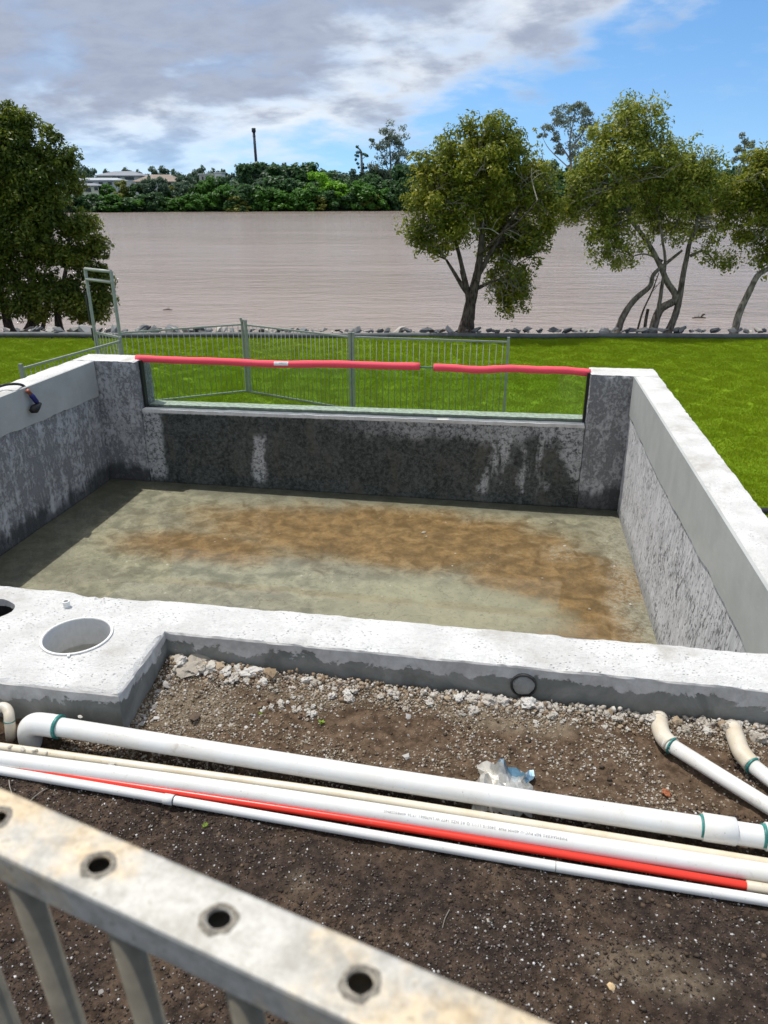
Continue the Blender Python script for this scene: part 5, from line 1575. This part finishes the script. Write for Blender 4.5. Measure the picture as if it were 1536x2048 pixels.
def near_tree(name, label, D, limbs, lobes, leafm, barkm, n_per, leaf=0.085, seed=1, dead=0, base=None, clump_r=(0.16, 0.34), per_area=0.0021, fill=0.55, shrink=1.0):
    g = random.Random(seed)
    def W_(x, y, dd=0.0): return at_y(x, y, D + dd)
    l0 = limbs[0][0][0]
    root = tag(empty(name, W_(l0[0], l0[1], l0[2] if len(l0) > 2 else 0)), label, "tree")
    allp = []
    for pts, (ra, rb) in limbs:
        p = spline([W_(*q) for q in pts], 7); n = len(p); p = [q + np.array(mnoise.noise_vector(Vector(q) * 2.2)) * 0.02 for q in p]
        rad = [ra + (rb - ra) * (i / (n - 1)) ** 0.8 for i in range(n)]
        if ra > 0.09: rad[0] *= 1.35; rad[1] *= 1.15
        rad = [r_ * (1 + 0.12 * mnoise.noise(Vector((i * .7, ra * 50, seed)))) for i, r_ in enumerate(rad)]
        v, f = tube(p, rad, 10); shade(obj("trunk" if ra >= 0.07 else "limb", v, f, barkm, root))
        allp += [(q, r_) for q, r_ in zip(p[n // 3:], rad[n // 3:])]
    pxm = D / FPX / math.cos(PITCH) * 0.93
    cl, sprigs = [], []
    for lb in lobes:
        x, y, rr = lb[:3]; dd = lb[3] if len(lb) > 3 else 0; dens = lb[4] if len(lb) > 4 else 1.0
        c = W_(x, y, dd); Rm = rr * pxm * shrink
        k = max(3, int(rr * rr * per_area * 6.5 * dens))
        for _ in range(k):
            dv = np.array([g.gauss(0, 1), g.gauss(0, 1), g.gauss(0, 1)]); dv /= np.linalg.norm(dv)
            q = c + dv * Rm * (g.random() ** fill) * np.array([1, 0.95, 0.95])
            cl.append((*q, g.uniform(*clump_r)))
        for _ in range(max(2, k // 3)):       # loose sprigs that break the outline
            dv = np.array([g.gauss(0, 1), g.gauss(0, 1), g.gauss(0, 1)]); dv /= np.linalg.norm(dv)
            sprigs.append((*(c + dv * Rm * g.uniform(1.0, 1.32)), g.uniform(.05, .13)))
    # branches reach from the limbs to the leaf clumps
    parts = []; P_ = np.array([q for q, _ in allp]); RR = [r_ for _, r_ in allp]
    tips = [(np.array(c[:3])) for c in cl]
    for c in tips[::2]:
        j = int(np.argmin(np.linalg.norm(P_ - c, axis=1) + 0.35 * np.maximum(0, P_[:, 2] - c[2])))
        a = P_[j]; L = np.linalg.norm(c - a)
        if L < 0.12: continue
        m1 = a * .6 + c * .4 + np.array([g.gauss(0, .1), g.gauss(0, .1), g.gauss(0, .06) + 0.04]) * L
        m2 = a * .3 + c * .7 + np.array([g.gauss(0, .08), g.gauss(0, .08), g.gauss(0, .05)]) * L
        r0 = min(RR[j] * .5, 0.008 + 0.011 * L)
        parts.append(tube(spline([a, m1, m2, c], 4), [r0 + (0.004 - r0) * (i / 12) for i in range(13)], 5, False))
    if parts:
        v, f = joinvf(parts); tag(obj("branches", v, f, barkm, root), kind="stuff")
    if dead:
        dp = []
        for _ in range(dead):
            lb = lobes[g.randrange(len(lobes))]; c = W_(lb[0] + g.uniform(-1, 1) * lb[2], lb[1] + g.uniform(-1, 1) * lb[2], -lb[2] * pxm * g.uniform(.6, 1.05) + (lb[3] if len(lb) > 3 else 0))
            j = int(np.argmin(np.linalg.norm(P_ - c, axis=1))); a = P_[j]; L = np.linalg.norm(c - a)
            pth = spline([a, a * .5 + c * .5 + np.array([g.gauss(0, .1), g.gauss(0, .1), .08]) * L, c], 5)
            dp.append(tube(pth, [0.016 - 0.012 * (i / 10) for i in range(11)], 5, False))
            for __ in range(3):
                b0 = pth[g.randrange(4, 10)]; b1 = b0 + np.array([g.gauss(0, .25), g.gauss(-.05, .15), g.uniform(-.05, .35)])
                dp.append(tube(spline([b0, (b0 + b1) / 2 + np.array([0, 0, .04]), b1], 3), [0.007, .006, .006, .005, .004, .003, .002], 4, False))
        v, f = joinvf(dp); tag(obj("bare_branches", v, f, MT['twig'], root), kind="stuff")
    V, F = leaves(cl, n_per, leaf, (1, 1, .8), 0.5, seed)
    V2, F2 = leaves(sprigs, max(12, n_per // 6), leaf, (1, 1, 1.2), 0.5, seed + 50)
    F = np.concatenate([F, F2 + len(V)]); V = np.concatenate([V, V2])
    obj("crown", V, F, leafm, root)
    return root

near_tree("river_tree", "round olive-crowned tree on a single dark trunk behind the right half of the pool", 19.1,
    [([(935, 674), (937, 630), (945, 590), (955, 550), (962, 500), (965, 440), (962, 360)], (0.20, 0.03)),
     ([(924, 674), (931, 640), (938, 600), (930, 570), (922, 540)], (0.155, 0.04)),
     ([(946, 600), (925, 575), (905, 540), (893, 520)], (0.075, 0.03)),
     ([(940, 620), (930, 560), (915, 500), (900, 440), (880, 380)], (0.085, 0.02)),
     ([(952, 560), (985, 500), (1015, 450), (1050, 400)], (0.075, 0.02)),
     ([(950, 580), (990, 560), (1020, 555)], (0.05, 0.02)),
     ([(960, 510, -.2), (1000, 470, -.7), (1040, 440, -1.0), (1075, 400, -1.1)], (0.04, 0.012))],
    [(962, 285, 50), (985, 262, 30), (905, 310, 46), (1030, 310, 46), (870, 345, 45), (955, 350, 75, 0), (1065, 350, 42), (845, 400, 38), (905, 405, 55, -.3), (990, 405, 62, .4), (1080, 410, 36),
     (840, 455, 32), (900, 455, 42), (1000, 460, 55, .6), (1060, 460, 42, .3), (1095, 450, 22), (850, 490, 26), (880, 510, 20, 0, .8), (1010, 510, 45, .5), (1065, 500, 28, .2, .7), (1015, 560, 40, .2), (1028, 602, 30), (1004, 588, 24), (1045, 575, 20), (1102, 425, 24)],
    MT['leaf_olive'], MT['bark'], 88, 0.095, 11, 60)
near_tree("river_tree", "tall multi-stemmed light green tree leaning on bent trunks at the right", 19.3,
    [([(1303, 672), (1318, 622), (1350, 598), (1336, 565), (1312, 515), (1285, 470), (1258, 435), (1245, 380)], (0.12, 0.03)),
     ([(1332, 672), (1352, 625), (1362, 575), (1372, 520), (1382, 480), (1395, 445), (1380, 390)], (0.10, 0.03)),
     ([(1233, 672), (1245, 635), (1272, 597), (1300, 573), (1308, 548), (1340, 520), (1365, 500)], (0.10, 0.03)),
     ([(1312, 640), (1322, 585), (1330, 530), (1325, 480), (1315, 420)], (0.06, 0.02)),
     ([(1380, 512), (1405, 503), (1422, 512), (1432, 532)], (0.04, 0.012)),
     ([(1325, 522), (1290, 508), (1265, 512)], (0.03, 0.012)),
     ([(1258, 435), (1260, 340), (1270, 250)], (0.05, 0.012)), ([(1340, 470), (1370, 420), (1420, 360)], (0.04, 0.012))],
    [(1262, 225, 30), (1300, 225, 22), (1235, 260, 34), (1285, 280, 42), (1205, 300, 40), (1250, 325, 55), (1325, 320, 44), (1370, 320, 34), (1180, 345, 36), (1160, 385, 32), (1142, 402, 22), (1150, 360, 20), (1138, 428, 13), (1215, 385, 48), (1285, 385, 55, .3), (1350, 375, 50), (1405, 350, 34),
     (1420, 310, 20, 0, .7), (1190, 425, 32), (1150, 425, 18), (1240, 430, 40), (1320, 430, 46, .4), (1395, 410, 38), (1430, 385, 28), (1215, 480, 34, -.2, .9), (1240, 515, 30, 0, .8), (1205, 505, 18), (1275, 490, 24, 0, .6), (1400, 455, 34, .3, .8), (1440, 450, 24), (1440, 520, 26, 0, .8), (1415, 490, 22, 0, .6), (1355, 460, 30, 0, .6)],
    MT['leaf_light'], MT['bark_mid'], 72, 0.095, 12, 34)
near_tree("river_tree", "olive tree with a pale leaning trunk at the right edge", 19.2,
    [([(1466, 672), (1480, 625), (1502, 575), (1518, 548), (1545, 532), (1580, 500), (1600, 440)], (0.10, 0.04)),
     ([(1515, 552), (1530, 540), (1560, 545)], (0.04, 0.02)), ([(1580, 500), (1540, 440), (1520, 380)], (0.05, 0.015))],
    [(1530, 325, 40), (1500, 365, 42), (1560, 350, 50), (1480, 420, 32), (1530, 420, 50), (1590, 420, 60), (1495, 470, 28), (1545, 490, 32), (1520, 515, 18), (1610, 330, 50), (1640, 480, 50), (1650, 400, 60), (1475, 385, 24), (1560, 560, 22, 0, .7)],
    MT['leaf_olive'], MT['bark_pale'], 84, 0.095, 13, 6)
near_tree("river_tree", "large dense dark green tree overhanging the water on the left", 23.0,
    [([(60, 668), (70, 620), (60, 540), (40, 440), (30, 320)], (0.20, 0.04)), ([(20, 668), (5, 600), (-20, 500), (-40, 400)], (0.16, 0.04)),
     ([(120, 668), (115, 610), (130, 550), (140, 470)], (0.13, 0.03)), ([(160, 662), (165, 610), (180, 560)], (0.08, 0.02)), ([(85, 660), (95, 600), (80, 560)], (0.07, 0.02)),
     ([(-60, 668), (-70, 560), (-90, 420)], (0.18, 0.04))],
    [(15, 235, 34), (45, 265, 42), (-20, 260, 60), (-100, 270, 80), (70, 310, 40), (135, 305, 20), (120, 335, 32), (20, 330, 65), (80, 370, 60), (145, 365, 25), (-50, 370, 95), (-150, 380, 100), (30, 430, 80), (110, 435, 62), (165, 450, 40), (195, 490, 30), (150, 510, 55), (80, 500, 60), (0, 510, 70), (-90, 500, 100),
     (205, 540, 24), (190, 580, 34), (140, 575, 42), (90, 565, 40, 0, .55), (30, 570, 45, 0, .5), (-30, 580, 60, 0, .6), (200, 620, 26), (215, 600, 16), (170, 625, 24), (125, 615, 24, 0, .5), (60, 620, 22, 0, .4), (-20, 625, 26, 0, .4), (-90, 600, 60), (100, 270, 18, 0, .6), (60, 590, 34, -.6, .8), (105, 600, 34, -.6, .8), (20, 605, 34, -.6, .7), (150, 612, 30, -.5), (-40, 600, 40, -.6, .7), (185, 632, 20, -.4), (80, 628, 20, -.6, .6)],
    MT['leaf_dark'], MT['bark'], 150, 0.12, 14, 0, None, (0.20, 0.44), 0.0014, 0.75, 0.80)

def stem(name, pix, D, r0, r1, label, cat, forks=0):
    p = spline([at_y(x, y, D) for x, y in pix], 5); v, f = tube(p, [r0 + (r1 - r0) * i / (len(p) - 1) for i in range(len(p))], 8)
    parts = [(v, f)]
    for k in range(forks):
        a = p[len(p) // 2 + k % (len(p) // 2)]; b = a + np.array([rnd.gauss(0, .3), rnd.gauss(0, .1), rnd.uniform(.1, .4)])
        parts.append(tube([a, (a + b) / 2 + np.array([0, 0, -.03]), b], [r1 * .8, r1 * .6, .003], 5))
    v, f = joinvf(parts); tag(shade(obj(name, v, f, MT['bark'], origin=p[0])), label, cat)
stem("dead_stump", [(1289, 672), (1291, 645), (1296, 618)], 19.0, 0.045, 0.04, "short dead stump standing between the bent trunks", "stump")
stem("bare_sapling", [(1272, 672), (1285, 625), (1303, 585), (1318, 545)], 19.05, 0.03, 0.012, "thin bare sapling leaning between the two bent trunks", "sapling", 7)

# drifting wood on the river
def drift(x, y, sc, label, upright):
    c = at_z(x, y, WATER_Z + 0.02); parts = [tube([c + np.array([-.45, .05, 0]) * sc, c + np.array([0, 0, .05]) * sc, c + np.array([.45, -.03, .02]) * sc], [.03 * sc, .05 * sc, .03 * sc], 7)]
    for k in range(4):
        b = c + np.array([rnd.uniform(-.3, .3), 0, .03]) * sc; e = b + np.array([rnd.uniform(-.25, .3), rnd.uniform(-.1, .1), rnd.uniform(.1, .32)]) * sc
        parts.append(tube([b, e], [.02 * sc, .008 * sc], 5))
    if upright: 
        b = c + np.array([.15, 0, .05]) * sc; parts.append(tube([b, b + np.array([.05, 0, .14]) * sc, b + np.array([.14, 0, .2]) * sc, b + np.array([.22, 0, .17]) * sc], [.05 * sc, .07 * sc, .07 * sc, .03 * sc], 8))
    v, f = joinvf(parts); tag(shade(obj("driftwood", v, f, MT['bark'], origin=c)), label, "driftwood")
drift(335, 620, 0.42, "small twiggy driftwood floating on the river beside the left tree", False)
drift(1398, 636, 0.55, "brown driftwood with a dark knob floating behind the bent trunks", True)

# ================================================================== FAR BANK
def blob_mesh(name, seed, m, nleaf, size, shape, lumps=16, rough=0.32):
    """leafy crown about 1 m across and 1 m tall sitting on z=0, made of leaf-spray faces"""
    g = np.random.default_rng(seed); cl = []
    for k in range(lumps):
        a = g.random() * 6.28; h = g.random(); rr = shape(h) * (0.45 + 0.55 * g.random())
        cl.append((math.cos(a) * rr * .5, math.sin(a) * rr * .5, 0.06 + h * .86, rough * .5 * (.6 + .7 * g.random())))
    V, F = leaves(cl, nleaf // lumps, size, (1, 1, .8), 0.6, seed, 0.7)
    V[:, 2] = np.clip(V[:, 2], 0.0, None)
    return mesh(name, V, F, m)
dome = lambda h: math.sqrt(max(0.05, 1 - (h * .95) ** 2)); oval = lambda h: math.sin(math.pi * min(1, .12 + h * .85)) ** .6; cone_ = lambda h: max(.22, 1 - h) ** .6; gum = lambda h: (0.15 if h < .3 else 1.0) * math.sin(math.pi * min(1, .1 + h * .85)) ** .5
trunk_v, trunk_f = tube([np.array([0, 0, -.1]), np.array([.02, .01, .35]), np.array([0, 0, .8])], [0.03, .024, .008], 6)
TR = mesh("trunk", trunk_v, trunk_f, MT['bark'])
BM = {}
for nm, m_k, shp, nl, sz, lu in (("green", 'bush_green', dome, 2400, .10, 30), ("dark", 'bush_dark', dome, 2400, .10, 30), ("olive", 'bush_olive', dome, 2000, .10, 26), ("lime", 'bush_lime', oval, 1700, .085, 26),
                             ("blue", 'bush_blue', oval, 2200, .095, 28), ("pine", 'bush_blue', cone_, 1900, .10, 26), ("pine2", 'bush_dark', cone_, 1900, .10, 26)):
    BM[nm] = [blob_mesh("crown", 300 + hash_ + k, MT[m_k], nl, sz, shp, lu) for hash_ in (len(BM) * 7,) for k in range(3)]
def far_tree(kind, x, ytop, ybase, w, D, label, group, name="far_tree", cat="tree", trunkh=False):
    b = at_y(x, ybase, D); t = at_y(x, ytop, D); H = t[2] - b[2]; Wd = w * D / FPX / math.cos(PITCH) * .93
    o = tag(empty(name, b), label, cat, group)
    me = BM[kind][rnd.randrange(3)]
    linked("crown", me, o, (0, 0, 0), (0, 0, rnd.uniform(0, 6.28)), (Wd, Wd, H))
    linked("trunk", TR, o, (0, 0, 0), None, (Wd * .5, Wd * .5, H))
    return o
LBL = {"green": "rounded bright green mangrove shrub on the far bank", "dark": "dark green mangrove shrub on the far bank", "blue": "blue-green leafy tree behind the far bank shrubs", "pine": "pointed blue-green she-oak above the far bank shrubs", "pine2": "pointed dark she-oak above the far bank shrubs", "olive": "olive green shrub at the waterline of the far bank"}
GRP = {"green": "green shrubs on the far bank", "dark": "dark shrubs on the far bank", "blue": "blue-green trees on the far bank", "pine": "blue-green she-oaks on the far bank", "pine2": "dark she-oaks on the far bank", "olive": "olive shrubs on the far bank"}
def zone(x):
    return (" behind the left dark tree" if x < 215 else " below the far houses" if x < 380 else " below the flat-roofed building" if x < 470 else " below the chimney mast" if x < 580 else " near the lime tree" if x < 700 else
            " below the tall gum tree" if x < 830 else " hidden by the olive tree" if x < 1090 else " under the spreading gum tree" if x < 1200 else " behind the bent-trunked tree" if x < 1470 else " at the right edge")
# front row at the waterline
x = -260
while x < 1900:
    D = bankline(at_y(x, 420, 245)[0]) + rnd.uniform(1, 5)
    yb = project(np.array([0, D, WATER_Z + .2]))[1]
    h = rnd.uniform(26, 40) if x < 420 else rnd.uniform(34, 60)
    if x > 800: h = rnd.uniform(30, 70)
    k = rnd.choice(("green", "green", "dark")) if x < 760 else rnd.choice(("green", "dark", "dark"))
    far_tree(k, x, yb - h, yb + 1, rnd.uniform(36, 62), D, LBL[k] + zone(x), GRP[k], "mangrove_shrub", "shrub"); x += rnd.uniform(15, 27)
# second row, taller to the right of the houses
x = 400
while x < 1900:
    D = bankline(at_y(x, 420, 245)[0]) + rnd.uniform(10, 20)
    yb = project(np.array([0, D, WATER_Z + 1]))[1]
    top = 352 + rnd.uniform(-8, 16) if x < 800 else 335 + rnd.uniform(-15, 25)
    if x < 470: top = 372 + rnd.uniform(-6, 8)
    k = rnd.choice(("green", "dark", "dark", "blue") if x < 800 else ("dark", "blue", "dark"))
    far_tree(k, x, top, yb, rnd.uniform(45, 75), D, LBL[k].replace("mangrove shrub", "tree") .replace(" on the far bank", " of the back row") .replace(" behind the far bank shrubs", " of the back row") + zone(x), GRP[k] + ", second row", "far_tree", "tree"); x += rnd.uniform(22, 34)
# she-oaks on the skyline
x = 492
while x < 800:
    D = bankline(at_y(x, 420, 245)[0]) + rnd.uniform(28, 40); k = rnd.choice(("pine", "pine2"))
    top = (326 if x < 640 else 338) + rnd.uniform(-4, 12)
    far_tree(k, x, top, 405, rnd.uniform(44, 72), D, LBL[k] + zone(x), GRP[k], "she_oak", "tree"); x += rnd.uniform(8, 13)
# low trees behind the houses
for x, top, w in ((172, 326, 40), (195, 338, 36), (222, 339, 34), (262, 336, 44), (285, 340, 30), (312, 334, 42), (335, 333, 48), (356, 340, 34), (375, 344, 36), (396, 340, 40), (408, 332, 34), (428, 338, 30), (447, 335, 36), (468, 343, 34), (484, 346, 40), (150, 330, 40), (120, 332, 50), (80, 334, 50), (30, 332, 60), (-40, 330, 60)):
    far_tree("blue", x, top, 400, w, 330 + rnd.uniform(-15, 15), "low grey-green tree on the skyline behind the far houses", "trees behind the far houses")
for x in range(-420, 2000, 75):
    if x < -60 or x > 820: far_tree(rnd.choice(("blue", "pine2")), x + rnd.uniform(-20, 20), rnd.uniform(318, 345), 405, rnd.uniform(60, 90), 310, "distant tree on the far skyline behind the riverside shrubs", "distant skyline trees")
# garden trees between the houses and the water
for x, top, yb, w, k in ((215, 368, 402, 36, "green"), (248, 362, 402, 34, "olive"), (272, 366, 400, 34, "dark"), (295, 358, 400, 36, "blue"), (318, 350, 400, 38, "blue"), (345, 372, 400, 34, "olive"), (372, 362, 402, 40, "blue"), (400, 366, 402, 36, "green"), (285, 372, 404, 30, "olive"), (330, 376, 404, 34, "green"), (408, 361, 404, 30, "green"), (424, 352, 404, 36, "green"), (446, 352, 404, 40, "dark"), (362, 352, 400, 30, "blue"), (304, 352, 400, 24, "blue"), (258, 376, 404, 30, "green"), (390, 376, 404, 36, "green")):
    far_tree(k, x, top, yb, w, 250 + rnd.uniform(-4, 4), "bushy " + {"green": "bright green", "olive": "olive", "dark": "dark green", "blue": "grey-green"}[k] + " garden tree " + ("in front of the cream house" if x < 235 else "in front of the long grey roof" if x < 290 else "in front of the brown tiled roof" if x < 350 else "right of the brown tiled roof" if x < 402 else "by the flat-roofed building"), "garden trees below the far houses", "garden_tree")
far_tree("lime", 632, 342, 400, 56, bankline(-20) + 8.5, "bright lime green tree, the tallest lime one on the far bank", None)
far_tree("lime", 668, 362, 408, 62, bankline(-15) + 5, "low spreading lime green shrub right of the tallest lime tree", None, "mangrove_shrub", "shrub")
far_tree("olive", 469, 392, 425, 46, bankline(-45) - 1, "round olive shrub leaning over the water below the chimney mast", None, "mangrove_shrub", "shrub")
far_tree("olive", 632, 388, 420, 44, bankline(-18) + .5, "olive brown shrub at the waterline under the lime tree", None, "mangrove_shrub", "shrub")
far_tree("olive", 742, 386, 420, 52, bankline(0) + .5, "broad olive shrub at the waterline below the vine-covered trunk", None, "mangrove_shrub", "shrub")

# the tall gum trees: visible limbs, open crowns
def gum_tree(x, ybase, D, limbs, lobes, label, m, seed, leaf=0.95, n_per=46):
    near_far = random.Random(seed); root = tag(empty("gum_tree", at_y(x, ybase, D)), label, "tree"); allp = []
    for k, (pts, ra, rb) in enumerate(limbs):
        p = spline([at_y(a, b, D) for a, b in pts], 4); v, f = tube(p, [ra + (rb - ra) * i / (len(p) - 1) for i in range(len(p))], 7); obj("trunk" if k == 0 else "limb", v, f, MT['bark_pale'], root)
    cl = []; pm = D / FPX / math.cos(PITCH) * .93
    for (a, b, r_, k) in lobes:
        c = at_y(a, b, D)
        for _ in range(k):
            q = c + np.array([near_far.gauss(0, .45), near_far.gauss(0, .45), near_far.gauss(0, .4)]) * r_ * pm; cl.append((*q, near_far.uniform(.30, .52) * r_ * pm))
    V, F = leaves(cl, n_per, leaf, (1, 1, .8), .3, seed, .4); obj("crown", V, F, m, root)
gum_tree(783, 400, 285, [([(783, 400), (782, 350), (780, 300), (775, 265)], .5, .1), ([(782, 345), (800, 310), (810, 275)], .3, .08), ([(783, 360), (765, 310), (748, 285)], .25, .08), ([(785, 350), (815, 325), (830, 305)], .2, .06)],
         [(770, 268, 16, 6), (790, 272, 18, 7), (805, 282, 16, 6), (778, 290, 22, 9), (800, 305, 20, 8), (762, 300, 14, 4), (745, 282, 7, 2), (770, 325, 22, 9), (795, 330, 22, 9), (818, 305, 10, 2), (829, 307, 5, 1), (752, 330, 14, 4), (785, 350, 26, 10)], "tall open grey-green gum tree rising left of the round olive tree", MT['bush_grey'], 31)
gum_tree(723, 400, 280, [([(723, 400), (724, 350), (722, 305), (716, 296)], .6, .2), ([(722, 320), (735, 310)], .15, .05)], [(712, 302, 8, 3), (718, 312, 8, 3), (733, 312, 8, 3), (708, 318, 5, 1), (730, 335, 8, 2), (724, 330, 7, 5), (725, 350, 8, 5), (723, 368, 9, 5)], "slim vine-covered trunk on the skyline left of the tall gum tree", MT['bush_dark'], 32, .7)
gum_tree(1143, 400, 225, [([(1143, 400), (1142, 340), (1140, 280), (1150, 230)], .5, .1), ([(1141, 320), (1115, 280), (1100, 250)], .25, .06), ([(1141, 300), (1170, 260), (1190, 225)], .25, .06), ([(1142, 340), (1100, 300), (1085, 275)], .18, .05)],
         [(1125, 222, 18, 7), (1150, 215, 18, 7), (1180, 220, 18, 7), (1105, 245, 18, 7), (1140, 245, 26, 10), (1178, 250, 24, 9), (1088, 272, 10, 3), (1112, 280, 16, 6), (1150, 285, 22, 8), (1180, 285, 18, 6), (1120, 305, 14, 4), (1150, 315, 22, 7)], "big spreading gum tree on the skyline between the olive tree and the multi-stemmed tree", MT['bush_grey'], 33, .8, 50)
gum_tree(1490, 400, 240, [([(1490, 400), (1489, 340), (1488, 285)], .4, .1)], [(1490, 280, 12, 6), (1482, 298, 12, 5), (1500, 298, 12, 5), (1490, 318, 16, 6), (1495, 345, 20, 7)], "small grey-green gum tree on the skyline by the right edge", MT['bush_grey'], 34, .85)

# chimney mast
def mast():
    D = 300; b = at_y(516, 372, D); t = at_y(507, 256, D); r_ = D / FPX * 2.3
    root = tag(empty("chimney_mast", b), "tall thin dark chimney mast leaning slightly above the far trees", "mast"); dk = plain("dark_steel_blue", (0.022, 0.032, 0.045), 0.7)
    v, f = tube([b, along(b, t, .93)], [r_ * 1.15, r_], 12); shade(obj("shaft", v, f, dk, root))
    v, f = tube([along(b, t, .925), along(b, t, .93), along(b, t, .995), t], [r_ * 1.1, r_ * 1.6, r_ * 1.6, r_ * 1.1], 12); shade(obj("head", v, f, dk, root))
    v, f = tube([along(b, t, .86), along(b, t, .868)], r_ * 1.35, 12); shade(obj("collar", v, f, dk, root))
mast()

# houses on the far bank
ROOFG = plain("grey_roof_sheet", (0.21, 0.225, 0.25), 0.5, 0.1, .3); ROOFT = plain("brown_roof_tiles", (0.24, 0.19, 0.155), 0.8, 0.15, .6)
WALLW = plain("white_render", (0.72, 0.72, 0.70), 0.7, 0.04, .2); WALLG = plain("pale_grey_cladding", (0.52, 0.55, 0.57), 0.7, 0.06, .2); WALLC = plain("cream_weatherboard", (0.66, 0.64, 0.52), 0.7, 0.05, .3); WIN = plain("dark_window_glass", (0.02, 0.026, 0.03), 0.1); WALLB = plain("beige_render", (0.48, 0.44, 0.40), 0.8, 0.05, .3)
def house(label, x0, x1, yroof, yeave, ybase, D, depth, wallm, roofm, wins, hip=0.3, over=0.6, name="house", flat=False, gable=False):
    a = at_y(x0, ybase, D); b = at_y(x1, ybase, D); za = at_y(x0, yeave, D)[2]; zr = at_y(x0, yroof, D)[2]; zb = min(a[2], b[2]) - 3
    c = np.array([(a[0] + b[0]) / 2, D + depth / 2, a[2]]); hw = (b[0] - a[0]) / 2
    root = tag(empty(name, c), label, "house")
    v, f = box((c[0], c[1], (za + zb) / 2), (hw, depth / 2, (za - zb) / 2)); obj("wall", v, f, wallm, root)
    if flat:
        v, f = box((c[0], c[1], za + (zr - za) / 2), (hw + .25, depth / 2 + .25, (zr - za) / 2 - .01)); obj("roof", v, f, roofm, root)
    else:
        e = [(c[0] - hw - over, D - over, za), (c[0] + hw + over, D - over, za), (c[0] + hw + over, D + depth + over, za), (c[0] - hw - over, D + depth + over, za)]
        g = [(c[0] - hw * (1 - hip) , c[1], zr), (c[0] + hw * (1 - hip), c[1], zr)]
        lo_ = [(q[0], q[1], za - .22) for q in e]
        obj("roof", e + g + lo_, [(0, 1, 5, 4), (1, 2, 5), (2, 3, 4, 5), (3, 0, 4), (6, 7, 1, 0), (7, 8, 2, 1), (8, 9, 3, 2), (9, 6, 0, 3), (9, 8, 7, 6)], roofm, root)
    for (wx0, wx1, wy0, wy1) in wins:
        p, q = at_y(wx0, wy1, D), at_y(wx1, wy0, D); ctr = np.array([(p[0] + q[0]) / 2, D - .03, (p[2] + q[2]) / 2]); w_, h_ = (q[0] - p[0]) / 2, (q[2] - p[2]) / 2
        fr = empty("window", ctr - np.array(root.location)); fr.parent = root
        v, f = box(ctr, (w_, .06, h_)); obj("pane", v, f, WIN, fr)
        v, f = joinvf([box(ctr + np.array([s * (w_ + .06), -.03, 0]), (.07, .08, h_ + .12)) for s in (-1, 1)] + [box(ctr + np.array([0, -.03, s * (h_ + .06)]), (w_, .08, .06)) for s in (-1, 1)]); obj("frame", v, f, wallm, fr)
    return root
house("large far house with a broad dark grey hipped roof", 198, 280, 341, 351, 372, 290, 14, WALLG, ROOFG, [(225, 240, 354, 360), (250, 268, 354, 360)], .55, 1.2)
house("pale two-storey far house with a long low grey roof", 150, 236, 355, 360, 392, 262, 10, WALLG, plain("pale_roof_sheet", (0.40, 0.43, 0.46), 0.5, .06, .3), [(198, 206, 364, 371), (216, 224, 364, 370), (176, 186, 364, 370)], .15, .8)
house("small cream far house with a low grey roof near the water", 140, 199, 366, 371, 398, 250, 8, WALLC, ROOFG, [(172, 182, 375, 384), (189, 196, 374, 381)], .5, .5)
house("far house with a brown tiled hipped roof among the trees", 275, 352, 348, 363, 392, 275, 14, WALLW, ROOFT, [(331, 342, 365, 371), (290, 300, 366, 372)], .45, 1.0)
house("white flat-roofed far building standing above the shrubs", 401, 436, 347, 349, 385, 280, 12, WALLB, WALLW, [(404, 407, 353, 360), (411, 413, 353, 360)], 0, 0, "house", True)
house("white tower of the flat-roofed building at its right end", 432, 446, 344, 346, 385, 279, 6, WALLW, WALLW, [(436, 440, 352, 358)], 0, 0, "house", True)
